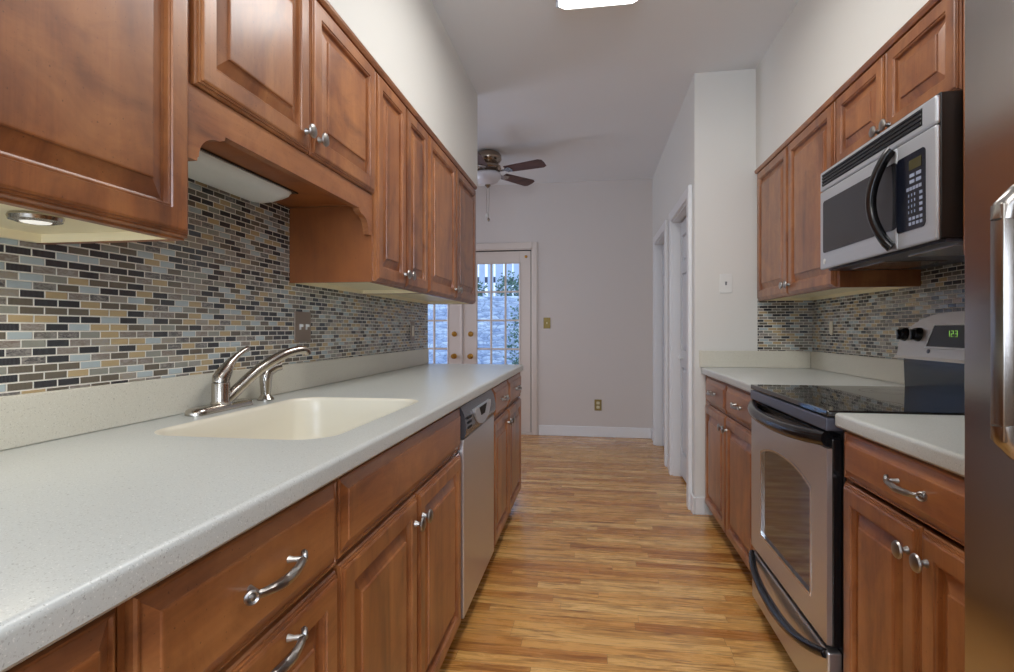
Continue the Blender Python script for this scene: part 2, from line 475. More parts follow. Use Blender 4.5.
# end wall facing the viewer and the hall closet wall with two openings
bm = newbm()
box(bm, HX, RW+0.12, YE, YE+0.10, 0, CZ)
struct('wall_end', bm, M['wall'])
D3 = (3.64, 4.40); D4 = (4.74, 5.52); DH = 2.0
bm = newbm()
for a, b in ((YE+0.10, D3[0]), (D3[1], D4[0]), (D4[1], YB)): box(bm, HX, HX+0.11, a, b, 0, CZ)
for a, b in (D3, D4): box(bm, HX, HX+0.11, a, b, DH, CZ)
struct('wall_hall', bm, M['wall'])
bm = newbm(); box(bm, RW, RW+0.12, YE+0.10, YB, 0, CZ); struct('wall_closet', bm, M['wall'])
# far wall with french door opening
FX0, FX1, FZ = -2.235, -0.645, 2.035
bm = newbm()
box(bm, DL-0.1, FX0, YB, YB+0.12, 0, CZ); box(bm, FX1, RW+0.12, YB, YB+0.12, 0, CZ); box(bm, FX0, FX1, YB, YB+0.12, FZ, CZ)
struct('wall_back', bm, M['wall_d'])
# dining room's left wall with a window opening, and its near wall
bm = newbm()
box(bm, DL-0.1, DL, 3.48, 4.0, 0, CZ); box(bm, DL-0.1, DL, 5.5, YB, 0, CZ); box(bm, DL-0.1, DL, 4.0, 5.5, 0, 0.8); box(bm, DL-0.1, DL, 4.0, 5.5, 2.1, CZ)
struct('wall_dining_left', bm, M['wall_d'])
bm = newbm(); box(bm, DL, LW-0.12, 3.48, 3.60, 0, CZ); struct('wall_dining_near', bm, M['wall_d'])

# soffits above the wall cabinets
bm = newbm(); box(bm, LW, -0.770, YS, 3.60, 2.117, CZ); struct('wall_left_soffit', bm, M['wall'])
bm = newbm(); box(bm, 0.99, RW, YS, YE, 2.117, CZ); struct('wall_right_soffit', bm, M['wall'])

# tiles
bm = newbm(); box(bm, LW, LW+0.005, -0.9, 3.60, 1.017, 1.66); struct('wall_left_tile', bm, M['tile_y'])
bm = newbm(); box(bm, RW-0.005, RW, 0.90, YE-0.005, 1.017, 1.45); struct('wall_right_tile', bm, M['tile_y'])
bm = newbm(); box(bm, 1.0, RW, YE-0.005, YE, 1.017, 1.34); struct('wall_end_tile', bm, M['tile_x'])

# baseboards
def baseboard(name, pts_dir):
    bm = newbm()
    for (x0, x1, y0, y1) in pts_dir: box(bm, x0, x1, y0, y1, 0, 0.11, 0.004)
    struct(name, bm, M['white'])
baseboard('baseboard_back', [(-0.57, HX-0.016, YB-0.014, YB)])
baseboard('baseboard_hall', [(HX-0.014, HX, YE-0.014, D3[0]-0.075), (HX-0.014, HX, D3[1]+0.08, D4[0]-0.075), (HX-0.014, HX, D4[1]+0.075, YB)])
baseboard('baseboard_end', [(HX+0.001, 0.69, YE-0.014, YE)])

# closet door casings and doors
def casing(name, y0, y1, h):
    bm = newbm(); w = 0.07
    box(bm, HX-0.026, HX, y0-w, y0, 0, h+w, 0.006); box(bm, HX-0.026, HX, y1, y1+w, 0, h+w, 0.006)
    box(bm, HX-0.024, HX, y0, y1, h, h+w, 0.006)
    box(bm, HX-0.004, HX+0.11, y0-0.001, y0+0.012, 0, h); box(bm, HX-0.004, HX+0.11, y1-0.012, y1+0.001, 0, h)
    box(bm, HX-0.004, HX+0.11, y0, y1, h-0.012, h)
    struct(name, bm, M['white'])
casing('trim_1', D3[0], D3[1], DH); casing('trim_2', D4[0], D4[1], DH)

def ring_panel(bm, frame, w, h, prof, cap=True):
    """concentric rectangles; frame(a,b,o)->xyz ; prof list of (inset,out)"""
    rings = []
    for ins, o in prof:
        rings.append([bm.verts.new(frame(a, b, o)) for a, b in ((ins, ins), (w-ins, ins), (w-ins, h-ins), (ins, h-ins))])
    bm.faces.new(rings[0][::-1])
    for p, q in zip(rings, rings[1:]):
        for i in range(4): bm.faces.new((p[i], p[(i+1) % 4], q[(i+1) % 4], q[i]))
    if cap: bm.faces.new(rings[-1])

def panelled_slab(bm, x, y0, y1, z0, z1, panels, out=-1, th=0.035):
    """slab in a Y-Z plane with recessed-and-raised panels, front towards -X"""
    ys = sorted({y0, y1} | {p[0] for p in panels} | {p[1] for p in panels})
    zs = sorted({z0, z1} | {p[2] for p in panels} | {p[3] for p in panels})
    for i in range(len(ys)-1):
        for j in range(len(zs)-1):
            a, b, c, d = ys[i], ys[i+1], zs[j], zs[j+1]
            if any(abs(p[0]-a) < 1e-6 and p[2] <= c+1e-6 and p[3] >= d-1e-6 for p in panels): continue
            box(bm, x, x+th, a, b, c, d)
    for p in panels:
        ring_panel(bm, lambda a, b, o, p=p: (x+0.02-o, p[0]+a, p[2]+b), p[1]-p[0], p[3]-p[2],
                   [(0, 0), (0, 0.019), (0.005, 0.004), (0.016, 0.002), (0.018, 0.010), (0.036, 0.017)])

def bifold(name, y0, y1, knob_y):
    bm = newbm(); n = 2; g = 0.004; x = HX+0.055
    wl = (y1-y0-0.026)/n
    for k in range(n):
        a = y0+0.013+k*wl+g/2; b = a+wl-g
        m = 0.055
        panelled_slab(bm, x, a, b, 0.020, DH-0.026, [(a+m, b-m, 0.20, 0.86), (a+m, b-m, 0.99, 1.58), (a+m, b-m, 1.67, 1.87)], th=0.03)
    d = struct(name, bm, M['doorpaint'])
    k = newbm(); lathe(k, (x+0.0, knob_y, 0.93), (-1, 0, 0), [(0.008, 0), (0.007, 0.012), (0.016, 0.02), (0.018, 0.028), (0.012, 0.036), (0, 0.038)], 16)
    obj('knob', k, M['plastic'], d, True)
    return d
bifold('door_3', D3[0], D3[1], 4.27)
bifold('door_4', D4[0], D4[1], 5.0)

# french doors
bm = newbm()
box(bm, FX1, FX1+0.055, YB-0.014, YB, 0, FZ+0.07, 0.006); box(bm, FX0-0.055, FX0, YB-0.014, YB, 0, FZ+0.07, 0.006)
box(bm, FX0, FX1, YB-0.014, YB, FZ, FZ+0.07, 0.006)
box(bm, FX0-0.001, FX0+0.01, YB-0.004, YB+0.12, 0, FZ); box(bm, FX1-0.01, FX1+0.001, YB-0.004, YB+0.12, 0, FZ); box(bm, FX0, FX1, YB-0.004, YB+0.12, FZ-0.01, FZ)
box(bm, FX0, FX1, YB, YB+0.12, 0.0, 0.018)
t3 = struct('trim_3', bm, M['french'])
bm = newbm(); box(bm, FX0+0.009, FX0+0.0195, YB+0.03, YB+0.06, 0.02, FZ-0.01); box(bm, FX1-0.0195, FX1-0.009, YB+0.03, YB+0.06, 0.02, FZ-0.01); box(bm, FX0+0.01, FX1-0.01, YB+0.03, YB+0.06, FZ-0.0215, FZ-0.0095)
obj('gap_shade_strip', bm, M['black_m'], t3)  # black strip set in the gap round the doors, drawn as its shade

def french(name, x0, x1, latch_x):
    g0, g1 = x0+0.155, x1-0.125
    if latch_x < (x0+x1)/2: g0, g1 = x0+0.16, x1-0.12
    else: g0, g1 = x0+0.12, x1-0.16
    z0, z1 = 0.30, 1.885
    y0, y1 = YB+0.02, YB+0.062
    bm = newbm()
    box(bm, x0, g0, y0, y1, 0.02, FZ-0.022, 0.003); box(bm, g1, x1, y0, y1, 0.02, FZ-0.022, 0.003)
    box(bm, g0, g1, y0, y1, 0.02, z0, 0.003); box(bm, g0, g1, y0, y1, z1, FZ-0.022, 0.003)
    ring_panel(bm, lambda a, b, o: (g0+a, y0-o, z0-0.0+b), g1-g0, z1-z0, [(0, -0.001), (0, 0.006), (0.010, 0.001)], cap=False)
    for i in (1, 2):
        x = g0+(g1-g0)*i/3; box(bm, x-0.010, x+0.010, y0+0.004, y1-0.004, z0, z1, 0.003)
    for i in range(1, 5):
        z = z0+(z1-z0)*i/5; box(bm, g0, g1, y0+0.006, y1-0.006, z-0.010, z+0.010, 0.003)
    # drop the ring's back cap (it would close the glazing)
    for f in [f for f in bm.faces if len(f.verts) == 4 and f.calc_area() > (g1-g0)*(z1-z0)*0.9]: bm.faces.remove(f)
    d = struct(name, bm, M['french'])
    gbm = newbm(); box(gbm, g0, g1, YB+0.038, YB+0.042, z0, z1); obj('glass', gbm, M['glass'], d)
    for nm, z in (('deadbolt', 1.10), ('knob', 0.852)):
        k = newbm()
        if nm == 'knob':
            lathe(k, (latch_x, y0, z), (0, -1, 0), [(0.030, 0), (0.030, 0.004), (0.012, 0.010), (0.010, 0.03), (0.022, 0.038), (0.028, 0.052), (0.022, 0.064), (0, 0.068)], 20)
        else:
            lathe(k, (latch_x, y0, z), (0, -1, 0), [(0.030, 0), (0.030, 0.006), (0.024, 0.014), (0.010, 0.016), (0.010, 0.024), (0, 0.026)], 20)
        obj(nm, k, M['brass'], d, True)
    if latch_x < (x0+x1)/2:
        k = newbm(); lathe(k, (x1-0.05, y0, 1.95), (0, -1, 0), [(0.016, 0), (0.016, 0.006), (0.008, 0.012), (0, 0.013)], 14)
        obj('catch', k, M['brass'], d, True)
    # hinges on the outer edge
    return d
XM = -1.432
french('door_1', FX0+0.020, XM-0.004, -1.525)
french('door_2', XM+0.004, FX1-0.020, -1.338)
bm = newbm(); box(bm, XM-0.02, XM+0.004, YB+0.006, YB+0.02, 0.02, FZ-0.022, 0.004)
struct('trim_4', bm, M['french'])

# unseen windows: dining left, and behind the viewer to let in fill daylight
def window_box(name, axis, fixed, a0, a1, z0, z1, nx=2, nz=2):
    bm = newbm()
    def B(a, b, c, d, t0, t1, bv=0.0):
        if axis == 'X': box(bm, fixed+t0, fixed+t1, a, b, c, d, bv)
        else: box(bm, a, b, fixed+t0, fixed+t1, c, d, bv)
    w = 0.05
    B(a0, a0+w, z0, z1, -0.02, 0.03); B(a1-w, a1, z0, z1, -0.02, 0.03); B(a0, a1, z0, z0+w, -0.02, 0.03); B(a0, a1, z1-w, z1, -0.02, 0.03)
    for i in range(1, nx): a = a0+(a1-a0)*i/nx; B(a-0.015, a+0.015, z0, z1, -0.01, 0.02)
    for i in range(1, nz): z = z0+(z1-z0)*i/nz; B(a0, a1, z-0.015, z+0.015, -0.01, 0.02)
    o = struct(name, bm, M['white'])
    g = newbm()
    if axis == 'X': box(g, fixed+0.0, fixed+0.004, a0+w, a1-w, z0+w, z1-w)
    else: box(g, a0+w, a1-w, fixed+0.0, fixed+0.004, z0+w, z1-w)
    obj('glass', g, M['glass'], o)
window_box('window_1', 'X', DL-0.06, 4.0, 5.5, 0.8, 2.1)
window_box('window_2', 'Y', YS-0.05, -0.85, 0.95, 0.75, 2.25)

# ------------------------------------------------------------------ cabinet parts
DOOR = [(0, 0), (0, 0.008), (0.003, 0.011), (0.0062, 0.0112), (0.0064, 0.0150), (0.0105, 0.0155), (0.0108, 0.0180), (0.0145, 0.0198), (0.017, 0.020), (0.050, 0.020),
        (0.0515, 0.0165), (0.0545, 0.0168), (0.0565, 0.0150), (0.0575, 0.0065), (0.0625, 0.0050), (0.066, 0.0058), (0.0925, 0.0145), (0.0935, 0.0185), (0.0955, 0.0195), (0.098, 0.0197)]
DRAW = [(0, 0), (0, 0.010), (0.0025, 0.0125), (0.005, 0.0128), (0.0060, 0.0095), (0.0075, 0.0090), (0.026, 0.0180), (0.0265, 0.0208), (0.029, 0.0215)]

def fr(side, o0, y0, z0):
    return lambda a, b, o: (side.x(o0+o), y0+a, z0+b)

def knob(side, o, y, z, parent):
    k = newbm(); d = (side.s, 0, 0)
    lathe(k, (side.x(o), y, z), d, [(0.009, -0.001), (0.009, 0.002), (0.0065, 0.006), (0.006, 0.012), (0.010, 0.015), (0.0180, 0.018), (0.0195, 0.0205), (0.0175, 0.024), (0.012, 0.0265), (0, 0.0275)], 22)
    return obj('knob', k, M['pewter'], parent, True)

def pull(side, o, y, z, parent, half=0.064):
    """bow pull with a rope-twisted grip, scroll ends with a dot and two posts"""
    k = newbm(); n = 33; pts = []; rad = []
    for i in range(n):
        t = -1+2*i/(n-1)
        pts.append((side.x(o+0.0165+0.012*(1-t*t)), y+t*half, z-0.005*(1-t*t)))
        rad.append(0.0044+0.0034*(1-abs(t))**0.6)
    tube(k, pts, rad, 14, lobes=5, twist=0.35, amp=0.07)
    for s in (-1, 1):
        c = (side.x(o+0.0165), y+s*(half+0.002), z)
        lathe(k, c, (side.s, s*0.8, 0), [(0.0085, -0.004), (0.0105, -0.001), (0.0105, 0.002), (0.0080, 0.0045), (0.0050, 0.0025), (0.0032, 0.0052), (0, 0.0060)], 18)
        tube(k, [(side.x(o-0.001), y+s*(half-0.016), z+0.001), (side.x(o+0.008), y+s*(half-0.014), z+0.001), (side.x(o+0.020), y+s*(half-0.008), z)], [0.0065, 0.0042, 0.0045], 10)
    return obj('handle', k, M['pewter'], parent, True)

def door(side, o, y0, y1, z0, z1, parent, knob_at=None):
    bm = newbm(); ring_panel(bm, fr(side, o, y0, z0), y1-y0, z1-z0, DOOR)
    d = obj('door', bm, M['wood_v'], parent)
    if knob_at: knob(side, o+0.020, knob_at[0], knob_at[1], d)
    return d

def drawer(side, o, y0, y1, z0, z1, parent, handle=True, panel=False):
    bm = newbm(); ring_panel(bm, fr(side, o, y0, z0), y1-y0, z1-z0, DOOR if panel else DRAW)
    d = obj('drawer', bm, M['wood_h'], parent)
    if handle: pull(side, o+0.0205, (y0+y1)/2, (z1-0.028) if panel else (z0+z1)/2+0.004, d)
    return d

def upper_body(side, y0, y1, z0, z1, depth, parent, floor_z=None, stile=0.04, lining='under'):
    """carcass with recessed bottom, plus pale underside lining"""
    fz = z0+0.018 if floor_z is None else floor_z
    bm = newbm(); t = 0.016; b = 0.007
    X = side.x
    box(bm, X(b), X(depth-0.018), y0, y0+t, z0, z1); box(bm, X(b), X(depth-0.018), y1-t, y1, z0, z1)
    box(bm, X(b), X(depth-0.018), y0+t, y1-t, z1-t, z1)
    # face frame
    box(bm, X(depth-0.018), X(depth), y0, y0+stile, z0, z1, 0.001); box(bm, X(depth-0.018), X(depth), y1-stile, y1, z0, z1, 0.001)
    box(bm, X(depth-0.018), X(depth), y0+stile, y1-stile, z0, z0+0.035); box(bm, X(depth-0.018), X(depth), y0+stile, y1-stile, z1-0.035, z1)
    box(bm, X(depth-0.018), X(depth), (y0+y1)/2-0.02, (y0+y1)/2+0.02, z0+0.035, z1-0.035)
    o = obj('body', bm, M['wood_v'], parent)
    bm = newbm()
    box(bm, X(b), X(depth-0.018), y0+t, y1-t, fz, fz+0.012)
    box(bm, X(depth-0.022), X(depth-0.018), y0+t, y1-t, z0+0.001, fz); box(bm, X(b), X(b+0.014), y0+t, y1-t, z0+0.001, fz)
    box(bm, X(b), X(depth-0.022), y0+t, y0+t+0.003, z0+0.001, fz); box(bm, X(b), X(depth-0.022), y1-t-0.003, y1-t, z0+0.001, fz)
    obj('bottom_panel', bm, M[lining], parent)
    return o

def crown(side, y0, y1, z, depth, parent):
    bm = newbm()
    pr = [(0.0, 0.0), (0.016, 0.0), (0.019, 0.004), (0.023, 0.010), (0.024, 0.0185), (0.0, 0.0185)]
    prism(bm, [(side.x(depth+p), z+q) for p, q in pr], 'Y', y0, y1)
    return obj('top_moulding', bm, M['wood_h'], parent)

# ---------------- left wall cabinets
UZ0, UZ1 = 1.325, 2.096
c = thing('wall_cabinet', 'dark brown wall cabinet at the near left corner, with a round puck light under it', 'cabinet', (L.x(0.165), 0.50, UZ0))
upper_body(L, -0.02, 0.954, UZ0-0.004, 2.104, 0.33, c, stile=0.045)
door(L, 0.33, 0.478, 0.952, UZ0, UZ1, c, None); door(L, 0.33, -0.015, 0.472, UZ0, UZ1, c, None)
knob(L, 0.35, 0.435, 1.385, c.children[3]); knob(L, 0.35, 0.500, 1.385, c.children[2])
crown(L, -0.02, 0.955, UZ1+0.001, 0.331, c)

c = thing('wall_cabinet', 'short wall cabinet over the sink, two raised-panel doors above a scalloped valance', 'cabinet', (L.x(0.165), 1.40, 1.6))
upper_body(L, 0.956, 1.868, 1.600, 2.104, 0.33, c, floor_z=1.602, lining='wood_side')
door(L, 0.33, 0.970, 1.408, 1.638, UZ1, c, (1.378, 1.690)); door(L, 0.33, 1.415, 1.866, 1.638, UZ1, c, (1.448, 1.690))
bm = newbm()
def val():
    y0, y1 = 0.956, 1.868; zt, zs, zd = 1.636, 1.560, 1.488
    p = [(y0, zt), (y0, zd)]
    p += [(y0+0.028, zd), (y0+0.030, zd+0.008)]
    for i in range(9):
        a = math.radians(180-90*i/8); p.append((y0+0.095+0.062*math.cos(a), zd+0.010+0.052*math.sin(a)))
    p += [(y0+0.112, zs-0.002), (y0+0.114, zs+0.006), (y1-0.114, zs+0.006), (y1-0.112, zs-0.002)]
    for i in range(9):
        a = math.radians(90-90*i/8); p.append((y1-0.095+0.062*math.cos(a), zd+0.010+0.052*math.sin(a)))
    p += [(y1-0.030, zd+0.008), (y1-0.028, zd), (y1, zd), (y1, zt)]
    return p
P_ = val()
prism(bm, P_[::-1], 'X', L.x(0.312), L.x(0.334))
obj('valance', bm, M['wood_h'], c)
crown(L, 0.956, 1.870, UZ1+0.001, 0.331, c)

c = thing('wall_cabinet', 'tall two-door wall cabinet just beyond the short cabinet over the sink, warm brown', 'cabinet', (L.x(0.165), 2.19, UZ0))
upper_body(L, 1.870, 2.512, UZ0-0.004, 2.104, 0.33, c, stile=0.03)
bm = newbm(); box(bm, L.x(0.007), L.x(0.330), 1.8695, 1.8712, UZ0-0.003, 1.60); obj('side_panel', bm, M['wood_side'], c)
door(L, 0.33, 1.880, 2.195, UZ0, UZ1, c, (2.168, 1.378)); door(L, 0.33, 2.201, 2.506, UZ0, UZ1, c, (2.228, 1.378))
crown(L, 1.870, 2.514, UZ1+0.001, 0.331, c)
c = thing('wall_cabinet', 'last two-door wall cabinet of the left row, at the edge of the dining end', 'cabinet', (L.x(0.165), 3.05, UZ0))
upper_body(L, 2.514, 3.590, UZ0-0.004, 2.104, 0.33, c, stile=0.03)
door(L, 0.33, 2.522, 3.040, UZ0, UZ1, c, (3.012, 1.378)); door(L, 0.33, 3.048, 3.582, UZ0, UZ1, c, (3.078, 1.378))
crown(L, 2.514, 3.592, UZ1+0.001, 0.331, c)

# under-cabinet lights
def puck(x, y, z, label, grp=None):
    p = thing('puck_light', label, 'light', (x, y, z), grp)
    k = newbm(); lathe(k, (x, y, z), (0, 0, -1), [(0.036, 0), (0.038, 0.004), (0.036, 0.010), (0.026, 0.013), (0.024, 0.010), (0, 0.010)], 28); obj('housing', k, M['nickel'], p, True)
    k = newbm(); lathe(k, (x, y, z), (0, 0, -1), [(0.022, 0.0105), (0.020, 0.013), (0, 0.015)], 24); obj('lens', k, M['puck_lens'], p, True)
    l = bpy.data.lights.new('puck_glow', 'SPOT'); l.energy = 1.5; l.spot_size = 2.6; l.spot_blend = 0.6; l.color = (1, 0.92, 0.78); l.shadow_soft_size = 0.02
    lo = bpy.data.objects.new('puck_glow', l); lo.location = (0, 0, -0.02); lo.parent = p; COL.objects.link(lo)
puck(-0.925, 0.775, UZ0+0.0135, 'round metal puck light under the cabinet at the near left corner')

c = thing('under_cabinet_light', 'long white wedge light under the short cabinet over the sink', 'light', (-1.05, 1.34, 1.58))
bm = newbm()
# rounded acrylic cover: wedge section, rounded ends
nY = 26; sec = [(-0.972, 1.600), (-0.970, 1.594), (-0.980, 1.578), (-1.002, 1.570), (-1.040, 1.562), (-1.070, 1.560), (-1.095, 1.563), (-1.100, 1.600)]
rows = []
for i in range(nY+1):
    t = i/nY; y = 1.02+(1.66-1.02)*t
    e = min(t, 1-t)*nY/2.0; s = math.sqrt(max(0.0, 1-(1-min(1, e))**2)); s = 0.30+0.70*s
    rows.append([bm.verts.new((-1.05+(x+1.05)*(0.75+0.25*s), y, 1.600-(1.600-z)*s)) for x, z in sec])
for a, b in zip(rows, rows[1:]):
    for i in range(len(sec)): j = (i+1) % len(sec); bm.faces.new((a[i], a[j], b[j], b[i]))
bm.faces.new(rows[0][::-1]); bm.faces.new(rows[-1])
obj('cover', bm, M['acrylic'], c, True, 50)
bm = newbm(); box(bm, -1.104, -0.966, 1.012, 1.668, 1.5975, 1.6015); obj('mounting_base', bm, M['black_m'], c)

# ---------------- left base cabinets
BZ0, BZ1, BT = 0.088, 0.857, 0.874
def base_body(side, y0, y1, depth, parent, mid=None, toe=True):
    bm = newbm(); X = side.x; t = 0.018; b = 0.004
    box(bm, X(b), X(depth-0.018), y0, y0+t, 0.088, BT); box(bm, X(b), X(depth-0.018), y1-t, y1, 0.088, BT)
    box(bm, X(b), X(depth-0.018), y0+t, y1-t, 0.088, 0.106); box(bm, X(b), X(b+0.006), y0+t, y1-t, 0.106, BT)
    s = 0.035
    box(bm, X(depth-0.018), X(depth), y0, y0+s, 0.080, BT); box(bm, X(depth-0.018), X(depth), y1-s, y1, 0.080, BT)
    box(bm, X(depth-0.018), X(depth), y0+s, y1-s, 0.080, 0.115); box(bm, X(depth-0.018), X(depth), y0+s, y1-s, BT-0.03, BT)
    box(bm, X(depth-0.018), X(depth), y0+s, y1-s, 0.69, 0.725)
    for m in (mid or []): box(bm, X(depth-0.018), X(depth), m-0.02, m+0.02, 0.115, BT-0.03)
    obj('body', bm, M['wood_v'], parent)
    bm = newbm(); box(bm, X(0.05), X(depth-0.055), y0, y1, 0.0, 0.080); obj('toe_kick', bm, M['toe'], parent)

LD = 0.643; BZ1 = 0.866
c = thing('base_cabinet', 'nearest base cabinet under the left counter, only its drawer corner showing', 'cabinet', (L.x(0.33), 0.2, 0))
base_body(L, -0.05, 0.484, LD, c)
drawer(L, LD, 0.010, 0.473, 0.708, BZ1, c); drawer(L, LD, 0.010, 0.473, 0.405, 0.698, c, panel=True); drawer(L, LD, 0.010, 0.473, BZ0, 0.395, c, panel=True)
c = thing('base_cabinet', 'stack of drawers with rope-twist pewter pulls, under the left counter before the sink', 'cabinet', (L.x(0.33), 0.70, 0))
base_body(L, 0.486, 0.948, LD, c)
drawer(L, LD, 0.495, 0.945, 0.708, BZ1, c); drawer(L, LD, 0.495, 0.945, 0.405, 0.698, c, panel=True); drawer(L, LD, 0.495, 0.945, BZ0, 0.395, c, panel=True)
c = thing('base_cabinet', 'sink base cabinet with a wide plain drawer front over two raised-panel doors', 'cabinet', (L.x(0.33), 1.40, 0))
base_body(L, 0.950, 1.896, LD, c)
drawer(L, LD, 0.954, 1.892, 0.714, BZ1, c, handle=False)
door(L, LD, 0.954, 1.402, BZ0, 0.702, c, (1.374, 0.632)); door(L, LD, 1.410, 1.892, BZ0, 0.702, c, (1.438, 0.632))
c = thing('base_cabinet', 'far left base cabinet with two small drawers and two doors, beyond the dishwasher', 'cabinet', (L.x(0.33), 3.05, 0))
base_body(L, 2.520, 3.560, LD, c, [3.01])
drawer(L, LD, 2.560, 3.000, 0.708, BZ1, c); drawer(L, LD, 3.020, 3.555, 0.708, BZ1, c)
door(L, LD, 2.560, 3.000, BZ0, 0.698, c, (2.965, 0.632)); door(L, LD, 3.020, 3.555, BZ0, 0.698, c, (3.060, 0.632))

# ---------------- dishwasher
c = thing('dishwasher', 'stainless dishwasher with a black and silver control panel, under the left counter', 'dishwasher', (L.x(0.33), 2.19, 0))
bm = newbm(); box(bm, L.x(0.03), L.x(0.640), 1.899, 2.514, 0.088, 0.868); obj('body', bm, M['black_m'], c)
bm = newbm(); box(bm, L.x(0.641), L.x(0.668), 1.903, 2.508, 0.100, 0.748, 0.004); obj('door', bm, M['steel'], c)
bm = newbm(); box(bm, L.x(0.06), L.x(0.585), 1.901, 2.512, 0.0, 0.085); obj('toe_kick', bm, M['black_m'], c)
bm = newbm()
pr = [(0.641, 0.752), (0.668, 0.752), (0.676, 0.77), (0.676, 0.80), (0.668, 0.84), (0.655, 0.866), (0.641, 0.866)]
prism(bm, [(L.x(p), q) for p, q in pr], 'Y', 1.903, 2.508)
cp = obj('control_panel', bm, M['dwpanel'], c, True, 25)
bm = newbm()
for k in range(3): box(bm, L.x(0.669), L.x(0.678), 1.93, 1.99, 0.782+k*0.018, 0.790+k*0.018, 0.001)
obj('vent', bm, M['blackhole'], cp)
# round pocket handle: pale dished plate with a dark trapezoid recess at top
bm = newbm(); pts = []
for i in range(17):
    a = PI+PI*i/16; pts.append((2.20+0.16*math.cos(a), 0.838+0.075*math.sin(a)))
prism(bm, pts, 'X', L.x(0.660), L.x(0.6815)); obj('handle', bm, M['steel_mw'], cp)
bm = newbm(); prism(bm, [(2.11, 0.836), (2.26, 0.836), (2.22, 0.800), (2.15, 0.800)], 'X', L.x(0.664), L.x(0.6828)); obj('latch', bm, M['blackhole'], cp)

# ---------------- left countertop with moulded sink
def rrect(x0, x1, y0, y1, r, n=8):
    out = []
    for cx, cy, a0 in ((x1-r, y1-r, 0), (x0+r, y1-r, 90), (x0+r, y0+r, 180), (x1-r, y0+r, 270)):
        for i in range(n+1):
            a = math.radians(a0+90*i/n); out.append((cx+r*math.cos(a), cy+r*math.sin(a)))
    return out

def counter_slab(x_back, x_front, y0, y1, name, parent, hole=None, ztop=0.915, th=0.040):
    """slab with rounded front edge; sgn from back to front"""
    s = 1 if x_front > x_back else -1
    bm = newbm(); r = 0.010
    xa = x_front - s*r
    def V(x, y, z): return bm.verts.new((x, y, z))
    outer = [V(x_back, y0, ztop), V(xa, y0, ztop), V(xa, y1, ztop), V(x_back, y1, ztop)]
    edges = [bm.edges.new((outer[i], outer[(i+1) % 4])) for i in range(4)]
    if hole:
        hv = [V(x, y, ztop) for x, y in hole]
        edges += [bm.edges.new((hv[i], hv[(i+1) % len(hv)])) for i in range(len(hv))]
        bmesh.ops.triangle_fill(bm, use_beauty=True, use_dissolve=False, edges=edges)
    else: bm.faces.new(outer)
    prof = [(xa, ztop)]
    for i in range(1, 6):
        a = math.radians(90-90*i/5); prof.append((xa+s*r*math.cos(a), ztop-r+r*math.sin(a)))
    prof += [(x_front, ztop-th+0.006), (x_front-s*0.006, ztop-th), (x_back, ztop-th), (x_back, ztop)]
    rings = []
    for i, (x, z) in enumerate(prof):
        rings.append((V(x, y0, z), V(x, y1, z)))
    for p, q in zip(rings, rings[1:]): 
        if hole and abs(p[0].co.z-(ztop-th)) < 1e-6 and abs(q[0].co.z-(ztop-th)) < 1e-6: continue
        bm.faces.new((p[0], p[1], q[1], q[0]))
    for k in (0, 1):
        f = [r_[k] for r_ in rings[:-1]]; bm.faces.new(f if k else f[::-1])
    bmesh.ops.remove_doubles(bm, verts=bm.verts, dist=1e-5)
    return obj(name, bm, M['counter'], parent, True, 30)

c = thing('countertop', 'long speckled off-white left countertop with moulded sink, running to the dining end', 'countertop', (L.x(0.33), 1.3, 0.875))
SX0, SX1, SY0, SY1 = -0.992, -0.548, 1.045, 1.735
hole = rrect(SX0, SX1, SY0, SY1, 0.085, 10)
counter_slab(L.x(0.001), L.x(0.673), -0.35, 3.575, 'slab', c, hole)
bm = newbm()
levels = [(0, 0.915), (0.003, 0.9145), (0.007, 0.911), (0.010, 0.904), (0.012, 0.86), (0.018, 0.79), (0.030, 0.765), (0.060, 0.752), (0.12, 0.748), (0.19, 0.745)]
prev = None
for ins, z in levels:
    r = max(0.02, 0.085-ins*0.25)
    ring = [bm.verts.new((x, y, z)) for x, y in rrect(SX0+ins, SX1-ins, SY0+ins, SY1-ins, r, 10)]
    if prev:
        for i in range(len(ring)): j = (i+1) % len(ring); bm.faces.new((prev[i], prev[j], ring[j], ring[i]))
    prev = ring
bm.faces.new(prev)
basin = obj('sink_basin', bm, M['basin'], c, True, 60)
for p in basin.data.polygons: pass
k = newbm(); lathe(k, (-0.77, 1.40, 0.7455), (0, 0, 1), [(0.055, 0), (0.055, 0.003), (0.045, 0.004), (0.040, 0.001), (0.012, 0.001), (0.010, 0.012), (0, 0.013)], 28)
obj('drain', k, M['nickel'], basin, True)
bm = newbm(); box(bm, L.x(0.006), L.x(0.019), -0.35, 3.575, 0.9155, 1.018, 0.003); obj('backsplash', bm, M['splash_warm_lit'], c)

# ---------------- faucet and sprayer
FX, FY = -1.056, 1.408
c = thing('kitchen_faucet', 'brushed nickel single-lever faucet behind the sink', 'faucet', (FX, FY, 0.915))
bm = newbm(); pts = rrect(-0.030, 0.030, -0.125, 0.125, 0.029, 8); rows = []
for sc, z in ((1, 0.9155), (1, 0.922), (0.93, 0.929), (0.7, 0.934)):
    rows.append([bm.verts.new((FX+x*sc, FY+0.002+y*(1-(1-sc)*0.3), z)) for x, y in pts])
for a, b in zip(rows, rows[1:]):
    for i in range(len(pts)): j = (i+1) % len(pts); bm.faces.new((a[i], a[j], b[j], b[i]))
bm.faces.new(rows[-1]); bm.faces.new(rows[0][::-1])
obj('base_plate', bm, M['nickel'], c, True, 50)
bm = newbm()
lathe(bm, (FX, FY, 0.930), (0, 0, 1), [(0.030, 0), (0.027, 0.006), (0.0245, 0.012), (0.0245, 0.062), (0.0235, 0.064)], 28); obj('body', bm, M['nickel'], c, True)
bm = newbm()
